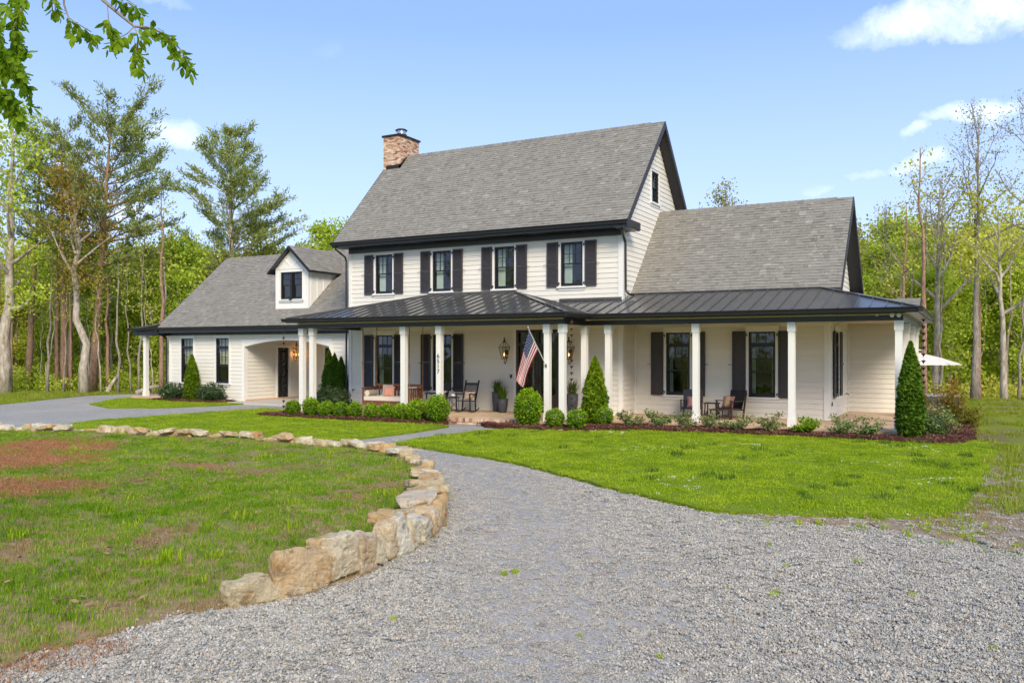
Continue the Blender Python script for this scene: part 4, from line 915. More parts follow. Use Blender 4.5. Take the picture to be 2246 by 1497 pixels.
# side porch at the left end: shed roof, post and brick pad
mb = MB(); mb.slab([(-36.95, 27.75, 3.36), (-34.95, 27.75, 3.52), (-34.95, 35, 3.52), (-36.95, 35, 3.36)], .05); sp = mb.build('side_porch_roof', M['seam'], H)
mb = MB(); mb.box(-37.0, -34.7, 27.98, 28.14, 3.0, 3.27); mb.box(-36.98, -36.82, 28.1, 35, 3.0, 3.27); mb.build('side_porch_beam', M['black'], H)
gutter((-37.05, 27.75, 3.34), (-34.9, 27.75, 3.40), (0, -1, 0)); gutter((-36.98, 27.7, 3.36), (-36.98, 35, 3.36), (-1, 0, 0))
mb = MB(); mb.box(-37.2, -34.85, 28.0, 30.5, -.24, -.04); mb.build('brick_pad', M['brick'], H)

# ---- dormer
DX0, DX1, DY = -28.05, -26.06, 28.70; DZE, DZP = 6.05, 6.95; DC = (DX0 + DX1) / 2
zroof = lambda y: 3.34 + .8597 * (y - 27.78)
FD = FRONT(DY)
mb = MB(); P = FD.P
for (a, b, z0_, z1_) in ((DX0, -27.76, zroof(DY) - .1, DZE), (-26.38, DX1, zroof(DY) - .1, DZE), (-27.76, -26.38, zroof(DY) - .1, 4.52), (-27.76, -26.38, 5.84, DZE)): mb.fbox(FD, a, b, -.1, 0, z0_, z1_)
mb.hexa([P(DX0, 0, DZE), P(DX1, 0, DZE), P(DX1, -.1, DZE), P(DX0, -.1, DZE), P(DC - .02, 0, DZP - .14), P(DC + .02, 0, DZP - .14), P(DC + .02, -.1, DZP - .14), P(DC - .02, -.1, DZP - .14)])
for xx in (DX0, DX1 - .1):
    ye = 27.78 + (DZE - 3.34) / .8597
    mb.hexa([(xx, DY + .1, zroof(DY) - .1), (xx + .1, DY + .1, zroof(DY) - .1), (xx + .1, ye, DZE - .02), (xx, ye, DZE - .02), (xx, DY + .1, DZE), (xx + .1, DY + .1, DZE), (xx + .1, ye, DZE), (xx, ye, DZE)])
DO = mb.build('dormer', M['trim'], H)
for k in range(5):                                           # battens and panel mouldings
    y = DY + .12 + k * .42; mm = MB(); mm.box(DX1, DX1 + .02, y, y + .05, zroof(y) + .02, DZE - .12)
    if zroof(y) < DZE - .2: mm.build('batten', M['trim'], DO)
mm = MB(); mm.box(DX1, DX1 + .025, DY, 30.7, DZE - .12, DZE); mm.fbox(FD, DX0, DX0 + .13, 0, .025, zroof(DY), DZE); mm.fbox(FD, DX1 - .13, DX1, 0, .025, zroof(DY), DZE); mm.fbox(FD, DX0 + .13, DX1 - .13, 0, .024, DZE - .12, DZE + .01); mm.fbox(FD, DX0 + .13, DX1 - .13, 0, .022, zroof(DY), 4.24); mm.fbox(FD, DC - .04, DC + .04, 0, .022, 4.24, 4.46); mm.build('corner_board', M['trim'], DO)
for s in (-1, 1):
    mm = MB(); mm.bar((DC + s * .1, DY - .012, DZE + .02), (DC + s * .52, DY - .012, DZE + .40), .05, .024, (0, 1, 0)); mm.bar((DC + s * .85, DY - .013, DZE + .05), (DC + s * .03, DY - .013, DZP - .20), .07, .024, (0, 1, 0)); mm.build('moulding', M['trim'], DO)
for k, (a, b) in enumerate(((-27.72, -27.075), (-27.065, -26.42))): window(FD, a, b, 4.56, 5.80, 'double', None, None, head=False, cols=1, casing=.04, sillw=.05 + .002 * k, mg=.0)
mm = MB(); mm.fbox(FD, -27.115, -27.025, -.09, .056, 4.523, 5.798); mm.build('mullion', M['sash'], DO)
mm = MB(); mm.fbox(FD, -27.76, -26.38, 0, .026, 5.80, 5.88); mm.fbox(FD, -27.80, -26.34, -.02, .07, 4.46, 4.52); mm.build('moulding', M['trim'], DO)
pr = (DZP - DZE + .02) / (DC - DX0); ov = .26; mb = MB()
for s in (-1, 1):
    xe = DC + s * (1.0 + ov); ze = DZP - (1.0 + ov) * pr + .03
    yA = DY - .22; yB = 27.78 + (ze - 3.34) / .8597; yC = 27.78 + (DZP + .03 - 3.34) / .8597
    mb.slab([(xe, yA, ze), (xe, yB + .1, ze), (DC, yC, DZP + .03), (DC, yA, DZP + .03)], .09)
    mb.bar((xe, yA - .02, ze - .08), (DC, yA - .02, DZP - .06), .04, .15, (0, 1, 0))
DRF = mb.build('dormer_roof', M['black'], H)
for s in (-1, 1):
    m2 = MB(); rows = 12; Lr = math.hypot(1.26, 1.26 * pr)
    for r in range(rows):
        t0, t1 = r / rows, (r + 1.1) / rows; f = lambda t: (DC + s * 1.26 * (1 - t), DZP + .03 - 1.26 * pr * (1 - t))
        (xa, za), (xb, zb) = f(t0), f(min(t1, 1)); y = DY - .23; ymax = 27.78 + (za - 3.34) / .8597 + .05
        while y < ymax:
            y2 = min(y + random.choice([.15, .2, .28, .33]), ymax); n_ = Vector((s * pr, 0, 1)).normalized(); tt = random.choice([.012, .02])
            q = [Vector((xa, y, za)), Vector((xa, y2 - .003, za)), Vector((xb, y2 - .003, zb)), Vector((xb, y, zb))]
            m2.hexa(q + [q[0] + n_ * tt, q[1] + n_ * tt, q[2] + n_ * .005, q[3] + n_ * .005], 0, (min(1, max(0, random.gauss(.45, .11))) if random.random() < .93 else random.uniform(.58, .82))); y = y2
    oo = m2.build('shingle_courses', M['shingle'], DRF); oo['kind'] = 'stuff'

# ---- porch floors, ceilings, beams, columns, metal roof
CX0, CX1, CYF = -22.3, -10.85, 23.3; WYF, WXE = 25.0, -1.25
for nm, x0_, x1_, y0_, y1_ in (('porch_floor', -22.15, -10.88, 23.46, 27.09), ('porch_floor', -10.88, -1.4, 25.2, 28.39), ('porch_floor', -3.99, -1.4, 28.39, 38)):
    mb = MB(); mb.box(x0_, x1_, y0_, y1_, -.26, 0 if x0_ < -20 else (-.001 if x0_ < -10 else -.002)); mb.build(nm, M['pavers'], H)
mb = MB()                                                     # rowlock course of bricks along the step
x = -17.4
bs = []
while x < -10.9:
    m1 = MB(); m1.box(x, x + .058, 23.42 - random.uniform(0, .006), 23.53, -.115, .006 + random.uniform(0, .004), 0, random.random()); m1.build('edge_brick', M['brick'], H) if x < -12.4 else None; x += .068
x = -17.4
while x < -10.9: mb.box(x, x + .2, 23.44, 23.5, -.19, -.125, 0, random.random()); x += .21
o = mb.build('step_bricks', M['brick'], H, fix=False); o['kind'] = 'stuff'
for x0_, x1_, y0_, y1_ in ((-22.0, -11.1, 23.6, 27.08), (-11.1, -1.6, 25.3, 28.38), (-3.98, -1.6, 28.38, 33)):
    mb = MB(); mb.box(x0_, x1_, y0_, y1_, 3.2, 3.24); mb.build('porch_ceiling', M['ceil'], H)
bm_ = .11
def beam(x0_, x1_, y0_, y1_): mb = MB(); mb.box(x0_, x1_, y0_, y1_, 3.05, 3.27); mb.build('porch_beam', M['black'], H)
beam(-22.02, -11.08, 23.68, 23.92); beam(-22.02, -21.8, 23.92, 27.05); beam(-11.32, -11.08, 23.92, 25.38); beam(-11.08, -1.63, 25.38, 25.62); beam(-1.87, -1.63, 25.62, 35)
mb = MB()                                                     # eave soffits
for a in ((CX0, CX1, CYF, 23.67), (CX0, -22.03, 23.67, 27.05), (-11.07, CX1, 23.67, WYF), (CX1, WXE, WYF, 25.37), (-1.62, WXE, 25.37, 35)): mb.box(a[0], a[1], a[2], a[3], 3.25, 3.285)
mb.build('eave_soffit', M['black'], H)
gutter((CX0 - .12, CYF, 3.40), (CX1 + .12, CYF, 3.40), (0, -1, 0)); gutter((CX1, CYF - .12, 3.40), (CX1, WYF - .13, 3.40), (1, 0, 0)); gutter((CX1 + .12, WYF, 3.40), (WXE + .12, WYF, 3.40), (0, -1, 0)); gutter((WXE, WYF - .12, 3.40), (WXE, 32.5, 3.40), (1, 0, 0)); gutter((CX0, CYF - .12, 3.40), (CX0, 27.05, 3.40), (-1, 0, 0))
mb = MB()
for a, b in (((CX0, CYF), (CX1, CYF)), ((CX1, CYF), (CX1, WYF)), ((CX1, WYF), (WXE, WYF)), ((WXE, WYF), (WXE, 32.5)), ((CX0, CYF), (CX0, 27.05))): mb.bar((*a, 3.34), (*b, 3.34), .03, .12)
mb.build('fascia', M['black'], H)
MRF = bpy.data.objects.new('metal_roof', None); COL.objects.link(MRF); place(MRF, Vector((-10, 25, 3.4)), H)
def panels(org, du, dn, L, slope, top, bot=lambda t: 0, z0=3.40, step=.41, off=0.0):
    """standing-seam panels: org corner on the eave, du along it, dn up the slope (plan), top(t)/bot(t) plan reach at t"""
    org, du, dn = Vector((*org, 0)), Vector((*du, 0)), Vector((*dn, 0)); t = -off; n_ = (-dn * slope + Vector((0, 0, 1))).normalized()
    while t < L - .02:
        a, b = max(t, 0), min(t + step, L); t += step
        pts = []
        ks = sorted({a, b, *[q for q in top.brk if a < q < b]}) if hasattr(top, 'brk') else [a, b]
        lo = [(k, bot(k)) for k in ks]; hi = [(k, top(k)) for k in ks][::-1]
        if max(h[1] for h in hi) - min(l[1] for l in lo) < .02: continue
        for k, r in lo + hi:
            p = org + du * k + dn * r; pts.append(Vector((p.x, p.y, z0 + slope * r)))
        cl = [pts[0]]
        for p in pts[1:]:
            if (p - cl[-1]).length > .004: cl.append(p)
        if (cl[0] - cl[-1]).length < .004: cl.pop()
        if len(cl) < 3: continue
        mb = MB(); mb.slab(cl, .02)
        p0 = org + du * a + dn * bot(a); p1 = org + du * a + dn * top(a); p0 = Vector((p0.x, p0.y, z0 + slope * bot(a))) ; p1 = Vector((p1.x, p1.y, z0 + slope * top(a)))
        if (p1 - p0).length > .05: mb.bar(p0 + n_ * .016, p1 + n_ * .016, .022, .034, n_)
        mb.build('roof_panel', M['seam'], MRF)
class Top:
    def __init__(s, f, brk): s.f = f; s.brk = brk
    def __call__(s, t): return max(0, s.f(t))
S1, S2 = .255, .276; Lc = CX1 - CX0; Dc = 27.1 - CYF
panels((CX0, CYF), (1, 0), (0, 1), Lc, S1, Top(lambda t: min(Dc, t, Lc - t), [Dc, Lc - Dc]))
panels((CX0, 27.1), (0, -1), (1, 0), Dc, S1, Top(lambda t: Dc - t, []))
# right face of the centre hip: from the eave corner back to the wall, cut by the valley
panels((CX1, CYF), (0, 1), (-1, 0), Dc, S1, Top(lambda t: t, []), lambda t: max(0, (t - (WYF - CYF)) * S2 / S1))
Lw = WXE - CX1; Dw = 27.9 - WYF
x_off = 2.27
panels((CX1 - x_off, WYF), (1, 0), (0, 1), Lw + x_off, S2, Top(lambda t: min(2.1 if t < MX1 - CX1 + x_off else Dw, Lw + x_off - t), [MX1 - CX1 + x_off, MX1 - CX1 + x_off + .001, Lw + x_off - Dw]), lambda t: min(2.1, max(0, (x_off - t) * S1 / S2)))
panels((WXE, WYF), (0, 1), (-1, 0), 8.6, S2, Top(lambda t: min(Dw - .15, t), [Dw - .15]))
mb = MB(); up = (0, 0, 1)                                     # hip and wall flashings
for a, b, wd_ in (((CX1, CYF, 3.42), (CX1 - Dc, 27.1, 3.42 + Dc * S1), .16), ((CX0, CYF, 3.42), (CX0 + Dc, 27.1, 3.42 + Dc * S1), .14), ((WXE, WYF, 3.42), (WXE - Dw, 27.9, 3.42 + Dw * S2), .14), ((CX1, WYF, 3.42), (CX1 - 2.2, 27.05, 3.42 + 2.05 * S2), .10)): mb.bar(a, b, wd_, .035)
mb.bar((CX0 + Dc, 27.06, 3.42 + Dc * S1), (CX1 - Dc, 27.06, 3.42 + Dc * S1), .06, .09); mb.bar((CX1 - 2.0, 27.05, 4.02), (MX1, 27.05, 4.02), .05, .09); mb.bar((MX1, 27.86, 4.22), (WXE - Dw, 27.86, 4.22), .05, .03)
mb.build('hip_flashing', M['seam'], MRF)
def column(x, y, zt=3.05, zb=0, number=None, w_=.092):
    mb = MB(); mb.box(x - w_, x + w_, y - w_, y + w_, zb, zt); c = mb.build('porch_column', M['trim'], H)
    mb = MB(); mb.box(x - w_ - .022, x + w_ + .022, y - w_ - .022, y + w_ + .022, zt - .27, zt - .003); mb.build('capital', M['trim'], c)
    mb = MB(); mb.box(x - w_ - .022, x + w_ + .022, y - w_ - .022, y + w_ + .022, zb, zb + .24); mb.build('base', M['trim'], c)
    if number:
        for k, ch in enumerate(number):
            cu = bpy.data.curves.new('n', 'FONT'); cu.body = ch; cu.size = .205; cu.extrude = .006; cu.align_x = 'CENTER'; to = bpy.data.objects.new('n', cu); COL.objects.link(to)
            bpy.context.view_layer.update(); me = bpy.data.meshes.new_from_object(to.evaluated_get(bpy.context.evaluated_depsgraph_get())); bpy.data.objects.remove(to)
            me.materials.clear(); me.materials.append(M['iron']); o = link('digit', me, (0, 0, 0), c, (R(90), 0, 0)); o.location = Vector((x, y - w_ - .008, 2.04 - .175 * k - .065)) - wloc(c)
    return c
for x, y in ((-21.92, 23.8), (-21.42, 23.8), (-17.27, 23.8), (-11.72, 23.8), (-11.2, 23.8), (-11.2, 25.5), (-10.35, 25.5), (-7.45, 25.5), (-4.6, 25.5), (-1.75, 25.5), (-1.75, 28.4), (-1.75, 31.0), (-1.75, 33.5)): column(x, y)
column(-15.79, 23.8, number='6517'); column(-36.4, 28.25, 3.0, -.04)
mb = MB()                                                     # flood lights and camera under the right eave
p = PY(1924, 690, 25.37)
mb.tube([p, p + Vector((0, -.07, 0)), p + Vector((0, -.09, .02))], [.045, .045, .02], 10); mb.build('security_camera', M['trim'], H)
for px in (1957, 1972): p = PY(px, 689, 25.30); mb = MB(); mb.tube([p + Vector((0, .06, .02)), p, p + Vector((.0, -.10, -.03))], [.02, .045, .06], 10); mb.build('flood_light', M['trim'], H)
# front door
doorset(F0, -14.62, -12.84, 0, 2.98)
mb = MB(); mb.fbox(F0, -14.62, -14.52, -.12, .03, 0, 2.98); mb.fbox(F0, -12.94, -12.84, -.12, .03, 0, 2.98); mb.fbox(F0, -14.52, -12.94, -.12, .03, 2.88, 2.98); mb.fbox(F0, -14.52, -12.94, -.12, .03, 2.40, 2.50); mb.fbox(F0, -13.77, -13.69, -.1, .02, 2.5, 2.88); mb.build('door_frame', M['doorwood'], H)
for a, b in ((-14.51, -13.735), (-13.725, -12.95)):
    d = doorleaf(F0, a, b, .02, 2.40, M['doorwood'], 1, 3, pan=.62)
    pane_obj(F0, a, b, 2.5, 2.88, -.05, d)
    hx = b - .05 if a < -14 else a + .05; mb = MB(); mb.tube([F0.P(hx, -.03, 1.0), F0.P(hx, .03, 1.0), F0.P(hx, .03, 1.24), F0.P(hx, -.03, 1.24)], .012, 6); mb.build('handle', M['iron'], d)
# sockets, doorbell, taps
for fr, u, z, m_, nm in ((F0, -15.55, .36, 'iron', 'socket_cover'), (F0, -14.83, 1.22, 'iron', 'doorbell'), (SR, 29.0, .42, 'iron', 'socket_cover'), (FB, -28.8, .9, 'iron', 'keypad')):
    mb = MB(); mb.fbox(fr, u - .035, u + .035, .02, .05, z, z + .13); mb.build(nm, M[m_], H)
for fr, u, z in ((F0, -22.15, .62), (SR, 32.2, .68)):
    mb = MB(); mb.tube([fr.P(u, 0, z), fr.P(u, .12, z), fr.P(u + .02, .16, z - .05)], .014, 6); mb.tube([fr.P(u - .05, .1, z + .03), fr.P(u + .05, .1, z + .03)], .012, 6); mb.build('hose_tap', M['iron'], H)
def lantern(fr, u, z, w_=.2):                                 # gas lantern on a hooked bracket
    P = lambda a, b, c: fr.P(u + a, w_ + b, z + c); mb = MB()
    mb.tube([fr.P(u, .02, z + .10), fr.P(u, .04, z - .16), P(0, -.06, -.30), P(0, 0, -.26), P(0, 0, -.1)], .013, 6); mb.fbox(fr, u - .06, u + .06, .02, .045, z - .05, z + .22)
    for s in (-1, 1):
        for t in (-1, 1): mb.bar(P(s * .075, t * .075, -.10), P(s * .15, t * .15, .32), .014); mb.bar(P(s * .15, t * .15, .32), P(s * .035, t * .035, .52), .013)
    for r_, c in ((.075, -.10), (.15, .32)):
        for a, b in (((-1, -1), (1, -1)), ((1, -1), (1, 1)), ((1, 1), (-1, 1)), ((-1, 1), (-1, -1))): mb.bar(P(a[0] * r_, a[1] * r_, c), P(b[0] * r_, b[1] * r_, c), .018)
    q = Vector(P(0, 0, .5)); mb.lathe([(.055, 0), (.06, .03), (.03, .06), (.02, .10), (.032, .13), (.006, .19)], q, 8)
    q = Vector(P(0, 0, -.11)); mb.lathe([(.03, 0), (.07, .012)], q, 8)
    lo = mb.build('lantern', M['iron'], H)
    mb = MB()
    for s in (-1, 1): mb.poly([P(s * .074, -.074, -.1), P(s * .074, .074, -.1), P(s * .148, .148, .32), P(s * .148, -.148, .32)]); mb.poly([P(-.074, s * .074, -.1), P(.074, s * .074, -.1), P(.148, s * .148, .32), P(-.148, s * .148, .32)])
    mb.build('lantern_glass', M['clear'], lo, fix=False)
    mb = MB(); mb.lathe([(.006, 0), (.022, .03), (.016, .07), (.002, .11)], Vector(P(0, 0, .0)), 8); mb.build('flame', M['flame'], lo)
    return Vector(P(0, 0, .06))
lantern(F0, -15.02, 2.03); lantern(F0, -12.42, 2.03)
pl = lantern(SL, 31.5, 1.98)
ld = bpy.data.lights.new('lantern_glow', 'POINT'); ld.energy = 3; ld.color = (1, .45, .14); ld.shadow_soft_size = .06; lo = bpy.data.objects.new('lantern_glow', ld); COL.objects.link(lo); lo.location = pl + Vector((.0, 0, .03))

# ------------------------------------------------------------------ trees
def np_leaf(C, size, m, asp=.55, tone=None, updir=0.0): return leaves('leaves', np.asarray(C), size, m, asp, tone, updir)
def tree_mesh(seed, Ht, spread, first=.25, limbs=16, nleaf=5000, lsize=.2, lm='spring', bm_='bark', tr=.16, lean=(0, 0), elev=(25, 60), twigs=5, sig=.35, fork=0, wander=.25, prof=None, limb_r=.35, droop=0):
    rg = np.random.default_rng(seed); mb = MB(); top = np.array((lean[0], lean[1], Ht * .93))
    tp = [np.array((0., 0., -.15))]
    n = 9
    for k in range(1, n + 1):
        t = k / n; tp.append(np.array((lean[0] * t + rg.normal(0, wander * .12) * (k > 1), lean[1] * t + rg.normal(0, wander * .12) * (k > 1), Ht * .93 * t)))
    rads = [tr * (1.35 if k == 0 else 1) * (1 - .86 * (k / n) ** 1.1) for k in range(n + 1)]
    mb.tube(tp, rads, 8); cl = []; wt = []
    def trunk_at(t): f = t * n; i = min(n - 1, int(f)); return tp[i] + (tp[i + 1] - tp[i]) * (f - i), rads[i] + (rads[i + 1] - rads[i]) * (f - i)
    for L in range(limbs):
        t = first + (1 - first) * ((L + rg.random() * .8) / limbs) ** .9 * .97; p, r0 = trunk_at(min(t, .985)); az = L * 2.4 + rg.normal(0, .4); rel = (t - first) / (1 - first)
        pf = prof(rel) if prof else (math.sin(math.pi * min(1, .18 + rel * .80)) ** .8 * .9 + .12)
        ln = spread * pf * rg.uniform(.75, 1.15); el = R(rg.uniform(*elev)) * (.7 + .5 * rel)
        pts = [p]; d = np.array((math.cos(az) * math.cos(el), math.sin(az) * math.cos(el), math.sin(el)))
        for k in range(4): d = d + rg.normal(0, .16, 3) + np.array((0, 0, .10 - droop)); d /= np.linalg.norm(d); pts.append(pts[-1] + d * ln / 4)
        rr = [max(.012, r0 * limb_r * 1.6 * (1 - k / 4.6)) for k in range(5)]; mb.tube(pts, rr, 5, cap=False)
        for q in range(twigs):
            f = rg.uniform(.3, 1.0) * 3.99; i = int(f); b = pts[i] + (pts[i + 1] - pts[i]) * (f - i); dd = d + rg.normal(0, .65, 3); dd /= np.linalg.norm(dd); tl = ln * rg.uniform(.18, .38)
            m_ = b + dd * tl * .55 + rg.normal(0, .05, 3); e = b + dd * tl + np.array((0, 0, .05 * tl)); mb.tube([b, m_, e], [max(.009, rr[i] * .45), .010, .006], 3, cap=False); cl += [m_, e]; wt += [1, 1.3]
        cl.append(pts[-1]); wt.append(1.3); cl.append(pts[3]); wt.append(.8)
    wood = mb.mesh('trunk', M[bm_], smooth=True, fix=False)
    cl = np.array(cl); wt = np.array(wt); wt /= wt.sum(); idx = rg.choice(len(cl), nleaf, p=wt); ct = rg.random(len(cl))
    C = cl[idx] + rg.normal(0, 1, (nleaf, 3)) * sig * (1, 1, .7); C[:, 2] = np.maximum(C[:, 2], .15)
    lf = np_leaf(C, lsize, M[lm], .6, .55 * ct[idx] + .45 * rg.random(nleaf))
    return wood, lf
def pine_mesh(seed, Ht, spread, first=.3, whorls=12, lm='pine', bm_='pbark', tr=.2, lean=(0, 0), per=5, up=.25, flat=.0, dens=1.0, gap=0, prof=None, nl=.34):
    rg = np.random.default_rng(seed); mb = MB(); n = 8
    tp = [np.array((lean[0] * (k / n) ** 1.2 + rg.normal(0, .03), lean[1] * k / n, Ht * .98 * k / n - (.15 if k == 0 else 0))) for k in range(n + 1)]
    rads = [tr * (1 - .9 * (k / n) ** 1.2) + .01 for k in range(n + 1)]; mb.tube(tp, rads, 8)
    Cs, As, Bs, Tn = [], [], [], []
    def needles(c, d, k, s):
        k = max(2, int(k * dens)); dirs = d * .6 + rg.normal(0, .55, (k, 3)) + np.array((0, 0, .35)); dirs /= np.linalg.norm(dirs, axis=1)[:, None]
        cc = c + rg.normal(0, .10, (k, 3)); sd = np.cross(dirs, rg.normal(size=(k, 3))); sd /= np.linalg.norm(sd, axis=1)[:, None]
        Cs.append(cc + dirs * s * .4); Bs.append(dirs * s * .5); As.append(sd * s * .11); Tn.append(np.clip(rg.normal(.45, .22, k), 0, 1))
    for wv in range(whorls):
        rel = wv / (whorls - 1); t = first + (1 - first) * rel * .97; f = t * n; i = min(n - 1, int(f)); p = tp[i] + (tp[i + 1] - tp[i]) * (f - i)
        for q in range(per):
            if rg.random() < gap: continue
            az = wv * 1.3 + q * 6.283 / per + rg.normal(0, .25); ln = spread * (prof(rel) if prof else (1 - rel) ** .7 * .9 + .12) * rg.uniform(.7, 1.12); el = up + .45 * rel + rg.normal(0, .08)
            d = np.array((math.cos(az) * math.cos(el), math.sin(az) * math.cos(el), math.sin(el))); pts = [p]
            for k in range(5): d = d + rg.normal(0, .07, 3) + np.array((0, 0, .045)); d /= np.linalg.norm(d); pts.append(pts[-1] + d * ln / 5)
            r0 = max(.02, rads[i] * .42); mb.tube(pts, [max(.012, r0 * (1 - k / 5.6)) for k in range(6)], 4, cap=False)
            for k in range(int(ln * 4.2) + 3):
                f2 = rg.uniform(.30, 1) * 4.99; j = int(f2); b = pts[j] + (pts[j + 1] - pts[j]) * (f2 - j); side = np.cross(d, (0, 0, 1)) * rg.choice([-1, 1]); dd = d * .7 + side * rg.uniform(.3, 1) + np.array((0, 0, rg.normal(.12, .12) * (1 - flat))); dd /= np.linalg.norm(dd); tl = rg.uniform(.25, .24 * ln + .3)
                e = b + dd * tl; mb.tube([b, e], [.012, .006], 3, cap=False)
                for g in np.linspace(.35, 1, max(2, int(tl * 4))): needles(b + dd * tl * g, dd, 9, nl)
            needles(pts[-1], d, 14, nl)
    needles(tp[-1], np.array((0, 0, 1.)), 25, nl)
    C, A, B, Tn = map(np.concatenate, (Cs, As, Bs, Tn)); print('pine', seed, len(C))
    return mb.mesh('trunk', M[bm_], smooth=True, fix=False), quads_mesh('needles', C, A, B, Tn, M[lm])
def put_tree(name, meshes, loc, label, cat='tree', group=None, rz=0, sc_=1, crown='crown', ground=-.235):
    o = bpy.data.objects.new(name, meshes[0]); COL.objects.link(o); o.location = (loc[0], loc[1], ground if len(loc) < 3 else loc[2]); o.rotation_euler = (0, 0, rz); o.scale = (sc_, sc_, sc_); tag(o, label, cat, group)
    e = bpy.data.objects.new(name, None) if False else None
    c = bpy.data.objects.new(crown, meshes[1]); COL.objects.link(c); c.parent = o
    return o
def ivy(o, h0, h1, r, n, lean=(0, 0), H_=15):
    z = RNG.uniform(h0, h1, n); a = RNG.random(n) * 6.283; rr = r * RNG.uniform(.7, 1.7, n); C = np.stack([lean[0] * (z / H_) ** 1.2 + rr * np.cos(a), lean[1] * z / H_ + rr * np.sin(a), z], 1)
    c = bpy.data.objects.new('ivy', np_leaf(C, .16, M['spring'], .8)); COL.objects.link(c); c.parent = o
RX = (cY, sY)                                                 # unit vector to the right as seen from the drive
def lean(px): return (RX[0] * px, RX[1] * px)
# the trees one can tell apart, left of the house
put_tree('pale_tree', tree_mesh(1, 16.5, 3.4, .30, 15, 4200, .22, 'spring', 'wbark', .34, lean(.5), twigs=6, sig=.5, wander=1.2, limb_r=.42), DP(10, 48), 'big pale-barked tree at the left edge of the photo, forking low')
pA = pine_mesh(2, 15.4, 2.9, .60, 8, prof=lambda r: .8 - .35 * r, tr=.20, lean=lean(.8), per=5, up=.05, gap=.15, nl=.30, dens=.6)
put_tree('pine_tree', pA, DP(62, 52), 'leaning red-barked pine just right of the big pale-barked tree', 'tree')
pB = pine_mesh(3, 15.9, 3.0, .60, 9, prof=lambda r: .85 - .35 * r, tr=.21, lean=lean(-.2), per=5, up=.1, gap=.15, nl=.30, dens=.6)
put_tree('pine_tree', pB, DP(142, 51), 'straight pine standing behind the crooked oak with ochre tassels', 'tree')
put_tree('oak_tree', tree_mesh(4, 13.6, 3.0, .40, 14, 3600, .17, 'tassel', 'wbark', .26, lean(-.9), twigs=6, sig=.45, wander=1.6, limb_r=.45), DP(186, 48), 'crooked leaning oak with ochre tassels in its crown')
pC = pine_mesh(5, 16.4, 4.4, .42, 14, tr=.25, lean=lean(1.1), per=5, up=.12, gap=.22, nl=.32, prof=lambda r: .62 + .38 * math.sin(min(1, r * 1.15) * 2.6) - .12 * r, dens=.8)
o = put_tree('pine_tree', pC, DP(204, 50), 'tall pine with ivy climbing its trunk, its limbs reaching right over the woods', 'tree'); ivy(o, 3, 9.5, .26, 420, lean(1.1), 16.4)
put_tree('oak_tree', tree_mesh(14, 12.6, 2.4, .5, 12, 2400, .16, 'tassel', 'bark', .16, lean(.5), twigs=5, sig=.4, limb_r=.45), DP(150, 53), 'slim oak with ochre tassels behind the two middle pines')
pD = pine_mesh(6, 18.3, 5.0, .30, 13, tr=.27, bm_='wbark', per=6, up=.30, flat=.5, dens=.72, gap=.10, prof=lambda r: (1 - r) ** .42 * .92 + .12, nl=.34)
put_tree('white_pine', pD, DP(506, 60), 'tall feathery white pine rising behind the left wing roof', 'tree')
put_tree('maple_tree', tree_mesh(7, 9.6, 2.6, .12, 22, 7000, .22, 'spring', 'bark', .16, twigs=6, sig=.42), DP(392, 53), 'bright green maple left of the wing roof, below the tall pine')
put_tree('maple_tree', tree_mesh(8, 12.0, 2.6, .3, 18, 4200, .24, 'spring', 'bark', .16, twigs=5, sig=.45), DP(722, 60), 'yellow-green treetop showing between the dormer and the main roof')
put_tree('maple_tree', tree_mesh(9, 12.2, 2.4, .3, 16, 3600, .22, 'yellowgreen', 'bark', .16, twigs=5, sig=.45), DP(570, 62), 'pale green tree under the white pine, behind the dormer')
put_tree('oak_tree', tree_mesh(10, 15.2, 2.6, .5, 16, 1700, .18, 'bronze', 'bark', .14, twigs=6, sig=.35), DP(1592, 62), 'sparse treetop showing above the ridge of the right wing', 'tree')
# and right of it
put_tree('bare_tree', tree_mesh(11, 13.6, 3.1, .56, 13, 1000, .10, 'bronze', 'bark', .17, lean(.2), elev=(45, 72), twigs=12, sig=.30, limb_r=.42, prof=lambda r: 1.25 - .8 * r), DP(2137, 39), 'tall straight tree right of the house with a bare high fork and tiny leaves')
put_tree('pale_tree', tree_mesh(12, 11.9, 3.4, .38, 15, 1700, .13, 'bronze', 'wbark', .20, lean(.3), elev=(38, 62), twigs=10, sig=.33, limb_r=.45, prof=lambda r: 1.2 - .75 * r), DP(2050, 42), 'pale-barked forking tree close behind the right porch corner')
put_tree('forked_tree', tree_mesh(13, 9.4, 3.0, .45, 10, 1700, .17, 'yellowgreen', 'wbark', .16, lean(-.3), elev=(35, 60), twigs=7, sig=.4, limb_r=.6), DP(2203, 38), 'pale tree with a low wide fork near the right edge of the photo')
put_tree('bare_tree', tree_mesh(15, 14.0, 2.6, .5, 13, 900, .10, 'bronze', 'bark', .18, twigs=10, sig=.3, elev=(40, 65)), DP(2262, 37), 'dark-trunked bare tree cut by the right edge of the photo')
put_tree('slim_tree', tree_mesh(16, 10.2, 1.8, .55, 12, 700, .10, 'bronze', 'bark', .09, twigs=8, sig=.3, elev=(35, 60)), DP(1942, 44), 'slim sparse sapling between the wing gable and the pale forking tree')
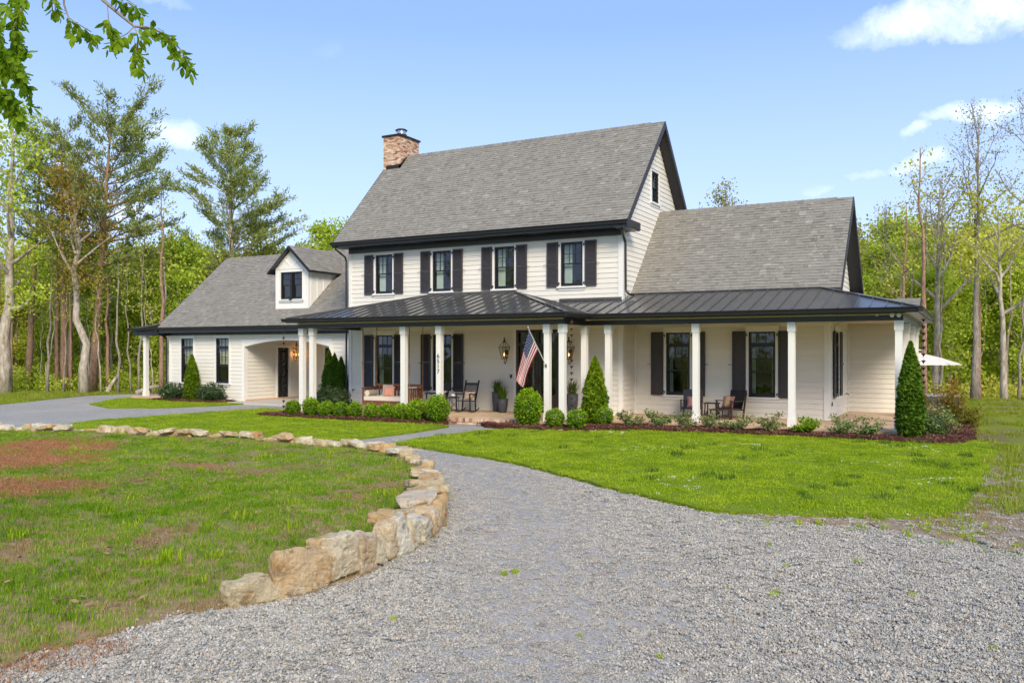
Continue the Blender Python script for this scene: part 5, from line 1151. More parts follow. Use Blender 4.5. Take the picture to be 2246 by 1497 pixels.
# the woods behind: each trunk a tree of its own, crowns from a few kinds
KIND = [tree_mesh(30 + k, h_, s_, f_, n_, l_, z_, m_, 'bark', .11, twigs=5, sig=g_) for k, (h_, s_, f_, n_, l_, z_, m_, g_) in enumerate([
    (8.5, 2.2, .06, 24, 8500, .21, 'spring', .42), (7.0, 2.2, .05, 22, 8000, .20, 'yellowgreen', .45), (9.5, 2.4, .10, 24, 8500, .22, 'spring', .45), (6.0, 1.9, .04, 20, 7000, .19, 'spring', .42), (9.0, 2.5, .15, 22, 7500, .20, 'yellowgreen', .5), (8.5, 2.3, .3, 18, 2600, .16, 'bronze', .5)])]
KTAG = ['rounded bright green tree in the woods', 'low yellow-green tree in the woods', 'tall bright green tree in the woods', 'bushy young green tree at the foot of the woods', 'airy yellow-green tree in the woods', 'thin olive tree in the woods']
rw = random.Random(5)
MARKS = [(-60, 'cut by the left edge of the photo'), (35, 'behind the big pale-barked tree'), (100, 'behind the leaning red-barked pine'), (160, 'behind the straight middle pine'), (200, 'behind the crooked oak'), (250, 'right of the ivy-clad pine'), (310, 'left of the side porch post'), (370, 'behind the side porch post'), (440, 'at the bright maple'), (540, 'behind the wing roof, below the white pine'), (660, 'behind the dormer'), (900, 'behind the main roof corner'),
    (1580, 'behind the right wing ridge, left part'), (1800, 'behind the right wing ridge, right part'), (1935, 'at the wing gable'), (1990, 'above the right porch corner'), (2040, 'above the umbrella'), (2090, 'beside the pale forking tree'), (2135, 'left of the tall bare tree'), (2175, 'right of the tall bare tree'), (2220, 'behind the low-forked tree'), (2300, 'at the right edge of the photo'), (9999, 'beyond the right edge of the photo')]
def mark(px): return next(m_ for x_, m_ in MARKS if px < x_)
def woods(px0, px1, d0, d1, step, kinds, side, hs=1.0):
    row = 'front row' if d1 < 58 and side[0] == 'l' or d1 < 47 else ('second row' if d1 in (64, 54) else ('third row' if d1 == 66 and side[0] == 'r' else 'back row'))
    px = px0
    while px < px1:
        k = rw.choice(kinds); d = rw.uniform(d0, d1); p = DP(px + rw.uniform(-8, 8), d)
        put_tree('woodland_tree', KIND[k], p, KTAG[k].replace(' in the woods', '').replace(' at the foot of the woods', '') + ', ' + row + ', ' + mark(px), 'tree', KTAG[k].replace(' tree', ' trees', 1) + ' ' + side, rw.random() * 6.28, hs * rw.uniform(.85, 1.2)); px += step * rw.uniform(.75, 1.3)
woods(-160, 740, 54, 57, 62, [3, 0, 1], 'left of the house', .85); woods(-160, 760, 60, 64, 60, [0, 2, 4, 5], 'left of the house', 1.0); woods(-160, 780, 68, 73, 66, [2, 4, 0, 5], 'left of the house', 1.12)
woods(1900, 2420, 43, 46, 66, [3, 1, 0], 'right of the house', .85); woods(1870, 2430, 50, 54, 58, [4, 1, 2, 5], 'right of the house', 1.12); woods(1860, 2440, 60, 66, 50, [4, 2, 0, 5], 'right of the house', 1.12); woods(1880, 2440, 72, 78, 60, [2, 4], 'right of the house', 1.25)
woods(1500, 1760, 62, 66, 90, [4, 5], 'behind the right wing', 1.0)
# bare trunks and saplings at the wood's edge
POLE = [tree_mesh(60 + k, h_, .9, .6, 7, 160, .15, 'yellowgreen', b_, r_, lean(l_), twigs=2, sig=.3, wander=.6) for k, (h_, b_, r_, l_) in enumerate([(11, 'bark', .10, .3), (9, 'bark', .07, -.4), (12, 'pbark', .14, .2), (7, 'wbark', .05, .5)])]
for k, (a, b, n_, da, db, side) in enumerate(((-40, 380, 44, 48.5, 58, 'left'), (1960, 2330, 26, 39, 50, 'right'))):
    for j in range(n_):
        q = rw.randrange(4); pxj = a + (b - a) * (j + rw.random()) / n_; put_tree('sapling', POLE[q], DP(pxj, rw.uniform(da, db)), ('straight grey', 'thin leaning', 'reddish', 'very thin pale')[q] + '-stemmed young tree, ' + mark(pxj), 'tree', 'thin stems at the edge of the woods ' + side, rw.random() * 6.28, rw.uniform(.7, 1.15))
# undergrowth: one mass no one could count
def undergrowth(px0, px1, d0, d1, n, h, name, m_, sz=.17):
    px = RNG.uniform(px0, px1, n); d = RNG.uniform(d0, d1, n); t = (px - CX) / FPX * d; x = cY * t - sY * d; y = sY * t + cY * d
    hh = h * (.45 + .55 * np.abs(np.sin(px * .021) * np.cos(px * .0083 + d))) ; z = -.2 + RNG.random(n) ** 1.3 * hh
    C = np.stack([x, y, z], 1); me = leaves(name, C, sz, m_, .6, np.clip(.5 + .45 * np.sin(px * .06 + d * 2) + RNG.normal(0, .2, n), 0, 1)); o = link(name, me, (0, 0, 0)); o['kind'] = 'stuff'
undergrowth(-150, 480, 50, 56, 16000, 1.7, 'undergrowth', M['spring']); undergrowth(1930, 2420, 40, 47, 9000, 1.3, 'undergrowth', M['yellowgreen'])
undergrowth(-200, 800, 74, 84, 30000, 7.5, 'far_woods', M['spring'], .34); undergrowth(1840, 2480, 76, 90, 30000, 10.5, 'far_woods', M['yellowgreen'], .36)
# woods across the drive, behind the camera: what the window panes mirror
n = 26000; a = R(1) * RNG.uniform(80, 250, n); rr = RNG.uniform(34, 46, n); hh = 13 + 5 * np.sin(a * 9) + 3 * np.sin(a * 31)
me = leaves('far_woods', np.stack([np.sin(a) * rr - 6, np.cos(a) * rr, RNG.random(n) * hh], 1), .55, M['yellowgreen'], .6, np.clip(.5 + .4 * np.sin(a * 60) + RNG.normal(0, .2, n), 0, 1)); o = link('far_woods', me, (0, 0, 0)); o['kind'] = 'stuff'

# overhanging hickory branch, close to the camera: every leaf in view is one object
HB = empty('hickory_tree', DP(-420, 7.2, -.2), 'near hickory at the left whose leafy branch hangs into the sky', 'tree')
mb = MB(); b0 = DP(-420, 7.2, -.3); b1 = DP(-380, 7.2, 5.6); mb.tube([b0, (b0 + b1) / 2 + Vector((.05, 0, 0)), b1, b1 + Vector((.3, .1, 2))], [.2, .17, .13, .08], 10); mb.build('trunk', M['bark'], HB, smooth=True)
def V3(px, py, d): p = DP(px, d, 0); p.z = ZC + (HOR - py) / FPX * d; return p
def branch(lst, r0, r1=.004):
    mb = MB(); pts = [V3(*q) for q in lst]; n = len(pts); mb.tube(pts, [r0 + (r1 - r0) * k / (n - 1) for k in range(n)], 5); mb.build('branch', M['bark'], HB, smooth=True); return pts
lm_ = []
for k in range(5):
    mb = MB(); L_ = .078; Wd = .022; fold = .008; rows = [(0, 0), (.2, .7), (.45, 1), (.7, .75), (1, 0)]
    for (a, wa), (b, wb) in zip(rows, rows[1:]):
        for s in (-1, 1): mb.poly([(0, a * L_, -fold * wa), (s * Wd * wa, a * L_, -.012 * a * k / 3), (s * Wd * wb, b * L_, -.012 * b * k / 3), (0, b * L_, -fold * wb)], 0, .15 + .17 * k)
    lm_.append(mb.mesh('leaf', M['near'], fix=False))
nleaf_ = 0; extra = []
def leafspray(tip, d_, n, s=1.0, single=True):                # a compound leaf: opposite leaflets on a drooping stalk
    global nleaf_
    d_ = Vector(d_).normalized(); side = d_.cross(Vector((-sY, cY, 0))).normalized()
    for k in range(n):
        base = Vector(tip) + d_ * (.035 * (k // 2) + .02)
        ang = (1 if k % 2 else -1) * random.uniform(.5, 1.1) if k < n - 1 else 0
        ld = (d_ * math.cos(ang) + side * math.sin(ang) + Vector((random.gauss(0, .25), random.gauss(0, .35), -.25))).normalized()
        q = ld.to_track_quat('Y', 'Z').to_matrix().to_3x3() @ Matrix.Rotation(random.uniform(-1.2, 1.2), 3, 'Y'); sz = s * random.uniform(.75, 1.2)
        if nleaf_ < 290 and single: link('leaf', random.choice(lm_), base - HB.location, HB, q.to_euler(), (sz,) * 3); nleaf_ += 1
        else: extra.append((base, q, sz))
MAIN = [(190, -70, 6.6), (225, 0, 6.6), (260, 30, 6.6), (295, 58, 6.6), (335, 62, 6.6), (365, 78, 6.6), (395, 108, 6.6), (412, 138, 6.6)]
pm = branch(MAIN, .016)
subs = [branch([(225, 0, 6.6), (245, -8, 6.6), (275, -2, 6.6), (300, 14, 6.6)], .006), branch([(295, 58, 6.6), (303, 85, 6.6), (298, 110, 6.6), (300, 135, 6.6)], .006), branch([(295, 58, 6.6), (278, 75, 6.6), (250, 88, 6.6)], .005), branch([(140, -40, 6.5), (140, 10, 6.5), (152, 45, 6.5), (175, 55, 6.5), (200, 70, 6.5)], .009), branch([(235, 10, 6.6), (238, 45, 6.6), (245, 60, 6.6)], .005),
    branch([(120, -40, 6.5), (110, 0, 6.5), (125, 15, 6.5)], .006), branch([(60, -60, 6.4), (50, 10, 6.4), (30, 60, 6.4), (40, 110, 6.4)], .012), branch([(-60, -40, 6.4), (-20, 60, 6.4), (20, 130, 6.4), (55, 185, 6.4)], .014), branch([(-60, 100, 6.4), (-20, 170, 6.4), (20, 215, 6.4), (40, 240, 6.4)], .010)]
def dress(pts, f0, n, k=7, s=1.0):
    for j in range(n):
        f = (f0 + (1 - f0) * (j + random.random() * .6) / n) * (len(pts) - 1.001); i = int(f); p = pts[i].lerp(pts[i + 1], f - i); t = (pts[i + 1] - pts[i]).normalized()
        d_ = t * .5 + Vector((RX[0] * random.gauss(0, .6), RX[1] * random.gauss(0, .6), -.55 + random.gauss(0, .25))); leafspray(p, d_, random.choice([5, 5, 7]), s)
    leafspray(pts[-1], pts[-1] - pts[-2] + Vector((0, 0, -.1)), 5, s)
dress(pm, .45, 13); dress(subs[0], .2, 5); dress(subs[1], .2, 6); dress(subs[2], .3, 4); dress(subs[3], .4, 6); dress(subs[4], .3, 3); dress(subs[5], .2, 4); dress(subs[6], .2, 14); dress(subs[7], .2, 26); dress(subs[8], .1, 16)
for j in range(46): leafspray(V3(random.uniform(-60, 62) * 1.0 - 8, random.uniform(-20, 235), 6.4 + random.uniform(-.3, .4)), (random.gauss(0, .5), random.gauss(0, .5), -.6), 5, single=False)
mb = MB()
for base, q, sz in extra:
    me = random.choice(lm_); tn = random.random() * .9
    for p_ in me.polygons: mb.poly([base + q @ (me.vertices[i].co * sz) for i in p_.vertices], 0, tn)
o = mb.build('leaves', M['near'], HB, fix=False); o['kind'] = 'stuff'

# ------------------------------------------------------------------ shrubs
def bush_mesh(seed, rx, rz_, n, size, m_, shape='ball', lump=.14, asp=.55):
    rg = np.random.default_rng(seed); v = rg.normal(size=(n, 3)); v /= np.linalg.norm(v, axis=1)[:, None]; rad = 1.04 - rg.random(n) ** 2 * .35 + np.abs(rg.normal(0, .05, n))
    ph = rg.random(6) * 6.28; az = np.arctan2(v[:, 1], v[:, 0])
    if shape == 'cone':
        h = rg.random(n) ** .8; prof = np.interp(h, [0, .08, .25, .5, .75, .92, 1], [.72, .95, 1, .85, .55, .22, .02]); lum = 1 + lump * (np.sin(az * 3 + h * 17 + ph[0]) * .5 + np.sin(az * 5 - h * 26 + ph[1]) * .5)
        rr = rx * prof * lum * (1 - rg.random(n) ** 2.5 * .5 + np.abs(rg.normal(0, .06, n))); C = np.stack([rr * np.cos(az), rr * np.sin(az), h * rz_], 1)
    elif shape == 'spray':
        k = rg.integers(0, 14, n); a = k * 2.4 + ph[0]; f = rg.random(n) ** .7; el = .25 + .9 * ((k * 7) % 5) / 5
        C = np.stack([np.cos(a) * np.cos(el) * f * rx, np.sin(a) * np.cos(el) * f * rx, .04 + np.sin(el) * f * rz_], 1) + rg.normal(0, .055 * rx * 2, (n, 3)) * (1, 1, .6); C[:, 2] = np.abs(C[:, 2])
    else:
        lum = 1 + lump * (np.sin(az * 3 + v[:, 2] * 4 + ph[0]) * .5 + np.sin(az * 6 + v[:, 2] * 7 + ph[1]) * .5); C = v * (rad * lum)[:, None] * (rx, rx, rz_ / 2) + (0, 0, rz_ * .5); C[:, 2] = np.maximum(C[:, 2], .02)
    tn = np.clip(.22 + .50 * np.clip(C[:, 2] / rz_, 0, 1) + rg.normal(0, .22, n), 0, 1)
    return leaves('foliage', C, size, m_, asp, tn, updir=.2)
def shrub(name, p, me, label, group=None, stem_h=.25, sc_=(1, 1, 1), cat='shrub', core=None, cm='dk'):
    o = empty(name, p, label, cat, group, random.random() * 6.28); f = link('foliage', me, (0, 0, 0), o, scale=sc_)
    mb = MB(); [mb.tube([(0, 0, -.05), (random.gauss(0, .04), random.gauss(0, .04), stem_h * .5), (random.gauss(0, .1), random.gauss(0, .1), stem_h)], [.02, .014, .006], 5) for _ in range(4)]; mb.build('stem', M['bark'], o, local=True)
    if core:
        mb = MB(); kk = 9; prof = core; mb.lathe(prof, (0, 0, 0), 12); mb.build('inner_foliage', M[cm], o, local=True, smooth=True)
    return o
BX = [bush_mesh(200 + k, .255, .54, 2000, .062, M['box'], lump=.14) for k in range(3)]
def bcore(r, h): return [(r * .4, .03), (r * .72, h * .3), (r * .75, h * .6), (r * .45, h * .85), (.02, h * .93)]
where = ['first of the row, left of the paired porch columns', 'in front of the paired left columns', 'right of the paired left columns', 'second right of the paired left columns', 'below the left end of the porch swing', 'below the white bolster of the porch swing', 'below the pink pillow of the porch swing', 'at the foot of the lone left column', 'large one left of the tall boxwood']
for k, (px, w_, py) in enumerate(((643, 38, 907), (682, 42, 908), (716, 38, 911), (748, 38, 914), (779, 36, 917), (814, 36, 919), (848, 38, 920), (880, 38, 922), (914, 50, 924))):
    p = PY(px, py, 23.0); p.z = -.1; s = w_ / 38 * (1.0 if k < 8 else .94)
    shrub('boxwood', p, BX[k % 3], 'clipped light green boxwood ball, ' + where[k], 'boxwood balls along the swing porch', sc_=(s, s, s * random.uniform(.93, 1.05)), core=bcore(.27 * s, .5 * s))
p = PY(960, 924, 23.0); p.z = -.1; shrub('boxwood', p, bush_mesh(210, .36, .84, 3800, .062, M['box']), 'tall dense boxwood at the end of the row beside the numbered column', core=bcore(.36, .8))
p = PY(1158, 929, 23.15); p.z = -.12; shrub('boxwood', p, bush_mesh(211, .40, 1.12, 4200, .08, M['box'], lump=.1), 'largest boxwood, egg-shaped, under the hanging flag', core=bcore(.40, 1.05))
for k, (px, py, w_, lb) in enumerate(((1217, 939, .34, 'left of three small boxwood balls, in front of the paired columns'), (1265, 939, .36, 'middle of three small boxwood balls, under the rain chain'), (1325, 936, .33, 'right of three small boxwood balls, at the foot of the topiary'))):
    p = PY(px, py, 22.95 if k < 2 else 24.3); p.z = -.1; shrub('boxwood', p, BX[k], lb, 'small boxwood balls right of the flag', sc_=(w_ / .315, w_ / .315, 1.0), core=bcore(w_, .58))
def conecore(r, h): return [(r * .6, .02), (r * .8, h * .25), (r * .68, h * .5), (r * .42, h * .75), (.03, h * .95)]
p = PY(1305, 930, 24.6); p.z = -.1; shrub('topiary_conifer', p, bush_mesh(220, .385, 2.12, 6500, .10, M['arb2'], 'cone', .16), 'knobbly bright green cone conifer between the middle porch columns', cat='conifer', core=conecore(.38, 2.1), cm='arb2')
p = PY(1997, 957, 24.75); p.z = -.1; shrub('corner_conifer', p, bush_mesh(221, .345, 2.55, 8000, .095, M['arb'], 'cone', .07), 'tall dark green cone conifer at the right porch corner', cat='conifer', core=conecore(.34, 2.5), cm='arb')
p = PY(421, 879, 27.75); p.z = -.12; shrub('wing_conifer', p, bush_mesh(222, .36, 2.15, 5200, .12, M['arb2'], 'cone', .06), 'bright green cone conifer in front of the left wing windows', cat='conifer', core=conecore(.36, 2.1), cm='arb2')
for px, h_, r_, Y, lb in ((722, 2.35, .33, 27.4, 'left of three dark conifers'), (734, 2.2, .33, 27.25, 'middle of three dark conifers'), (748, 2.05, .32, 27.1, 'right of three dark conifers')):
    p = PY(px, 895, Y); p.z = -.1; shrub('dark_conifer', p, bush_mesh(int(px), r_, h_, 3600, .10, M['arb'], 'cone', .10), lb + ' between the wing arch and the main block', 'dark conifers at the inner corner', cat='conifer', core=conecore(r_, h_), cm='arb')
for px, Y, r_, h_, lb in ((378, 27.6, .55, .78, 'dark glossy shrub at the corner of the left wing'), (464, 27.8, .60, .80, 'dark glossy shrub right of the bright wing conifer'), (712, 25.8, .50, .85, 'dark glossy shrub behind the paired left columns'), (737, 25.9, .55, .8, 'dark glossy shrub in front of the three dark conifers')):
    p = PY(px, 880, Y); p.z = -.12; shrub('dark_shrub', p, bush_mesh(int(px) + 5, r_, h_, 1700, .11, M['dk'], 'ball', .3, .4), lb, core=bcore(r_ * .9, h_ * .9))
SP = [bush_mesh(240 + k, .46, .50, 620, .075, M['varieg'], 'spray', asp=.5) for k in range(3)]; SG = bush_mesh(245, .42, .50, 1000, .08, M['box'], 'spray')
for k, (px, lb) in enumerate(((1378, 'nearest the topiary'), (1440, 'left of the double-window bay'), (1500, 'in front of the left wooden armchair'), (1558, 'right of the third wing column'), (1622, 'in front of the footstool'), (1690, 'left of the fourth wing column'), (1770, 'leafy green one right of the fourth wing column'), (1845, 'in front of the porch recess'), (1905, 'left of the corner conifer'))):
    p = PY(px, 940, 24.55 + .1 * (k % 2)); p.z = -.09; shrub('low_shrub', p, SG if k == 6 else SP[k % 3], 'low sprawling pinkish-green shrub ' + lb if k != 6 else 'leafier bright green low shrub right of the fourth wing column', 'low shrubs along the right porch', .18, sc_=(random.uniform(.85, 1.1), random.uniform(.85, 1.1), random.uniform(.9, 1.2)))
p = PY(2046, 950, 26.0); p.z = -.1; shrub('low_shrub', p, bush_mesh(250, .55, .75, 1900, .075, M['varieg'], 'ball', .3), 'grey-green rounded shrub right of the corner conifer', core=bcore(.42, .6))
for px, Y, h_, r_, lb in ((2065, 30.5, 1.75, .85, 'airy yellow-red nandina behind the grey-green shrub'), (2105, 30.0, 1.35, .6, 'redder nandina at the right end of the bed')):
    p = PY(px, 915, Y); p.z = -.2; shrub('nandina', p, bush_mesh(int(px), r_, h_, 2600, .085, M['nandina'], 'spray', asp=.4), lb, stem_h=h_ * .6)

# ------------------------------------------------------------------ porch furniture and hangings
def pillow(p, w_, h_, th, mats, label, rz=0, tilt=-.25, name='pillow', group=None, stripes=False):
    mb = MB(); n = 8
    for sgn in (-1, 1):
        for i in range(n):
            for j in range(n):
                q = []
                for a, b in ((i, j), (i + 1, j), (i + 1, j + 1), (i, j + 1)):
                    u, v = a / n * 2 - 1, b / n * 2 - 1; bul = max(0, (1 - u ** 4) * (1 - v ** 4)) ** .6; pin = 1 - .07 * (1 - u * u) * abs(v) - .0; pin2 = 1 - .07 * (1 - v * v)
                    q.append((u * w_ / 2 * pin2, sgn * th / 2 * bul, h_ / 2 + v * h_ / 2 * (1 - .07 * (1 - u * u))))
                mb.poly(q if sgn > 0 else q[::-1], (1 if stripes and n * .3 <= i < n * .7 else 0))
    o = mb.build(name, mats, None, local=True, smooth=True); o.location = p; o.rotation_euler = (tilt, 0, rz); tag(o, label, 'pillow', group); return o
M['pink'] = mat('salmon_fabric', (.62, .27, .19), .9, bump=.2, var=.05); M['pattern'] = mat('grey_green_patterned_fabric', (.42, .44, .36), .9, var=.5, vscale=40); M['beige'] = mat('beige_fabric', (.52, .38, .27), .9, var=.3, vscale=25); M['greycloth'] = mat('taupe_fabric', (.30, .27, .22), .9); M['plum'] = mat('plum_fabric', (.26, .12, .13), .9); M['ochre'] = mat('ochre_fabric', (.40, .30, .13), .9); M['rose'] = mat('rose_fabric', (.38, .2, .17), .9)
# hanging swing bed: x -20.1..-17.9, y 24.98..25.85
sx0, sx1, sy0, sy1 = -20.08, -17.92, 25.0, 25.85
SWG = empty('porch_swing', ((sx0 + sx1) / 2, 25.4, .22), 'brown wooden swing bed hanging from ropes on the left of the porch', 'porch swing')
mb = MB(); mb.box(sx0, sx1, sy0, sy0 + .05, .20, .37); mb.box(sx0, sx1, sy1 - .05, sy1, .20, .37); mb.box(sx0, sx0 + .05, sy0 + .05, sy1 - .05, .20, .37); mb.box(sx1 - .05, sx1, sy0 + .05, sy1 - .05, .20, .37); mb.box(sx0 + .05, sx1 - .05, sy0 + .05, sy1 - .05, .22, .25); mb.build('frame', M['wood'], SWG)
mb = MB(); mb.box(sx0 + .06, sx1 - .06, sy0 + .03, sy1 - .1, .34, .52); o = mb.build('mattress', M['cush'], SWG)
for xx in (sx0, sx1 - .05):
    mb = MB(); mb.box(xx - .01, xx + .06, sy0 - .01, sy1, .80, .85); mb.box(xx, xx + .05, sy0, sy0 + .06, .37, .80); mb.box(xx, xx + .05, sy1 - .06, sy1, .37, .96)
    for k in range(5): y = sy0 + .14 + k * .135; mb.box(xx + .01, xx + .04, y, y + .07, .37, .80)
    mb.build('armrest', M['wood'], SWG)
mb = MB(); mb.box(sx0 + .05, sx1 - .05, sy1 - .05, sy1 - .005, .88, .97); mb.box(sx0 + .05, sx1 - .05, sy1 - .05, sy1 - .005, .42, .5)
x = sx0 + .15
while x < sx1 - .15: mb.box(x, x + .07, sy1 - .045, sy1 - .02, .5, .88); x += .15
mb.build('backrest', M['wood'], SWG)
for xx, yy in ((sx0 + .02, sy0 + .02), (sx0 + .02, sy1 + .02), (sx1 - .0, sy0 + .02), (sx1 - .0, sy1 + .02)):
    mb = MB(); mb.tube([(xx, yy, .22), (xx, yy, 1.75)], .013, 6); mb.tube([(xx, yy, 1.3), (xx, yy, 1.75)], .023, 6); mb.tube([(xx, yy, 1.75), (xx, yy, 3.2)], .014, 6); mb.lathe([(.02, 0), (.035, .02), (.035, .06), (.02, .08)], (xx, yy, .16), 8); mb.build('rope', M['rope'], SWG)
mb = MB(); mb.tube([(-19.93, 25.12, .63), (-19.93, 25.0 + .62, .63)], .115, 16); bo = mb.build('bolster', M['greycloth']); 
bo2 = empty('bolster_pillow', (0, 0, 0), 'long taupe bolster pillow with a cream end, at the left of the swing', 'pillow'); bo.parent = bo2; bo2.location = (0, 0, 0)
mb = MB(); mb.tube([(-19.93, 25.108, .63), (-19.93, 25.119, .63)], .108, 16); mb.build('end_disc', M['cush'], bo2)
bo.rotation_euler = (0, 0, 0)
pillow((-19.35, 25.55, .50), .46, .46, .15, [M['pattern']], 'grey-green patterned pillow behind the salmon one on the swing', .1); pillow((-19.12, 25.35, .50), .44, .40, .16, [M['pink']], 'plain salmon pillow leaning on the swing bed', .15); pillow((-18.55, 25.5, .50), .42, .38, .15, [M['rose']], 'rose pillow half hidden by the lone left column', -.3); pillow((-18.25, 25.5, .50), .5, .40, .15, [M['pattern']], 'patterned pillow at the right end of the swing', -.2)
def rocker(loc, rz, label):
    o = empty('rocking_chair', loc, label, 'rocking chair', 'black slat-back rocking chairs', rz); K = M['black']      # faces -y
    def b(name, bars, w_=.04, h=None):
        mb = MB(); [mb.bar(a, c, w_, h) for a, c in bars]; return mb.build(name, K, o, local=True)
    for s in (-1, 1):
        mb = MB(); mb.tube([(s * .27, -.42 + .13 * k, .02 + .10 * ((k - 3.2) / 3.6) ** 2) for k in range(8)], .022, 6); mb.build('rocker', K, o, local=True)
        b('leg', [((s * .27, -.26, .06), (s * .27, -.28, .66))]); b('leg', [((s * .27, .20, .05), (s * .25, .22, .42))])
        b('back_post', [((s * .25, .22, .40), (s * .26, .52, 1.14))], .045)
        mb = MB(); mb.tube([(s * .28, -.36, .66), (s * .29, -.22, .68), (s * .27, .05, .64), (s * .26, .32, .66)], .024, 6); mb.build('armrest', K, o, local=True)
    mb = MB(); [mb.hexa([(-.27, -.30 + k * .077, .415 - .006 * k), (.27, -.30 + k * .077, .415 - .006 * k), (.27, -.235 + k * .077, .415 - .006 * k), (-.27, -.235 + k * .077, .415 - .006 * k), (-.27, -.30 + k * .077, .44 - .006 * k), (.27, -.30 + k * .077, .44 - .006 * k), (.27, -.235 + k * .077, .44 - .006 * k), (-.27, -.235 + k * .077, .44 - .006 * k)]) for k in range(7)]; mb.build('seat', K, o, local=True)
    for k in range(9):
        t = .12 + k * .088; y = .22 + .30 * t * 1.0; z = .40 + .74 * t; b('slat', [((-.25, .22 + .31 * t, z), (.25, .22 + .31 * t, z))], .016, .042 if k < 8 else .075)
    return o
rocker((-16.0, 25.85, 0), .10, 'black slat-back rocking chair right of the round wire table'); rocker((-17.2, 25.75, 0), -.05, 'black rocking chair half hidden by the numbered column')
pillow((-15.98, 25.98, .43), .44, .34, .12, [M['beige']], 'beige and rose patterned pillow on the right rocking chair', .1, -.35); pillow((-17.18, 25.9, .43), .42, .34, .12, [M['beige']], 'patterned pillow on the half-hidden rocking chair', -.05, -.35)
tb = empty('wire_table', (-16.62, 25.95, 0), 'small round wire side table between the two rocking chairs', 'side table'); mb = MB(); mb.lathe([(.23, .50), (.235, .51), (.235, .525), (.22, .53)], (0, 0, 0), 20); mb.build('tabletop', M['iron'], tb, local=True)
for k in range(3):
    a = k * 2.094 + .3; c = (math.cos(a), math.sin(a)); e = (math.cos(a + 2.6), math.sin(a + 2.6)); mb = MB(); mb.bar((c[0] * .21, c[1] * .21, .5), (e[0] * .22, e[1] * .22, 0), .012); mb.build('leg', M['iron'], tb, local=True); mb = MB(); mb.bar((c[0] * .20, c[1] * .20, .5), (c[0] * .2, c[1] * .2, 0), .012); mb.build('leg', M['iron'], tb, local=True)
pk = empty('pumpkin', (-16.62, 25.95, .53), 'small white decorative pumpkin with green stem on the wire table', 'pumpkin'); mb = MB()
mb.lathe([(.04, 0), (.09, .02), (.11, .06), (.09, .11), (.04, .13), (.01, .12)], (0, 0, 0), 14); mb.build('body', M['trim'], pk, local=True, smooth=True); mb = MB(); mb.tube([(0, 0, .12), (.01, 0, .17)], [.012, .007], 5); mb.build('stem', M['grassb'], pk, local=True)
def planter(loc, r, h, gh, label, sq=1):
    o = empty('planter', loc, label, 'planter', 'tall grey planters by the front door'); mb = MB(); mb.lathe([(r * .66, 0), (r * .72, h * .1), (r * .92, h * .55), (r, h), (r * .88, h), (r * .86, h - .05)], (0, 0, 0), 20); mb.build('pot', M['planter'], o, local=True, smooth=True)
    g = empty('potted_grass', Vector(loc) + Vector((0, 0, h - .06)), 'spiky green grass growing in the ' + label, 'plant'); mb = MB()
    for k in range(170):
        a = random.random() * 6.28; le = random.uniform(.1, .9) * gh * .75; hh = gh * random.uniform(.6, 1.35); c = (math.cos(a), math.sin(a)); r0 = random.uniform(0, r * .6); s = (-c[1] * .007, c[0] * .007); pts = [(r0 * c[0], r0 * c[1], 0), (c[0] * (r0 + le * .35), c[1] * (r0 + le * .35), hh * .6), (c[0] * (r0 + le), c[1] * (r0 + le), hh * .92)]
        mb.poly([(pts[0][0] - s[0], pts[0][1] - s[1], 0), (pts[0][0] + s[0], pts[0][1] + s[1], 0), (pts[1][0] + s[0], pts[1][1] + s[1], pts[1][2]), (pts[1][0] - s[0], pts[1][1] - s[1], pts[1][2])], 0, random.random()); mb.poly([(pts[1][0] - s[0], pts[1][1] - s[1], pts[1][2]), (pts[1][0] + s[0], pts[1][1] + s[1], pts[1][2]), pts[2]], 0, random.random())
    mb.build('blades', M['grassb'], g, local=True, fix=False)
planter((-15.22, 26.75, 0), .21, .72, .48, 'taller grey planter left of the front door'); planter((-14.78, 26.35, 0), .20, .50, .45, 'shorter grey planter nearer the front door'); planter((-12.2, 26.72, 0), .21, .72, .5, 'grey planter right of the front door')
def armchair(loc, rz, label):
    o = empty('armchair', loc, label, 'armchair', 'dark wooden porch armchairs', rz); K = M['darkwood']
    for s in (-1, 1):
        for a, b_ in (((s * .30, -.30, 0), (s * .30, -.30, .58)), ((s * .30, .28, 0), (s * .30, .44, .92))): mb = MB(); mb.bar(a, b_, .045); mb.build('leg', K, o, local=True)
        mb = MB(); mb.bar((s * .30, -.36, .60), (s * .30, .36, .56), .065, .028); mb.build('armrest', K, o, local=True); mb = MB(); mb.bar((s * .30, -.28, .34), (s * .30, .30, .28), .03, .06); mb.bar((s * .30, -.28, .10), (s * .30, .28, .06), .025, .035); mb.build('rail', K, o, local=True)
    mb = MB(); mb.hexa([(-.29, -.30, .33), (.29, -.30, .33), (.29, .26, .26), (-.29, .26, .26), (-.29, -.30, .37), (.29, -.30, .37), (.29, .26, .30), (-.29, .26, .30)]); mb.build('seat', M['sash'], o, local=True)
    mb = MB(); mb.hexa([(-.28, .22, .28), (.28, .22, .28), (.28, .25, .28), (-.28, .25, .28), (-.28, .41, .92), (.28, .41, .92), (.28, .44, .92), (-.28, .44, .92)]); mb.build('backrest', M['sash'], o, local=True)
    return o
armchair((-8.15, 27.35, 0), .15, 'dark wooden armchair half hidden by the third wing column'); armchair((-6.92, 27.55, 0), -.45, 'dark wooden armchair with a striped pillow, right of the small table')
pillow((-8.1, 27.35, .34), .40, .38, .13, [M['plum'], M['rose']], 'plum and rose striped pillow on the left wooden armchair', .15, -.3, stripes=True); pillow((-6.98, 27.38, .34), .46, .42, .14, [M['plum'], M['ochre']], 'plum and ochre striped pillow on the right wooden armchair', -.4, -.3, stripes=True)
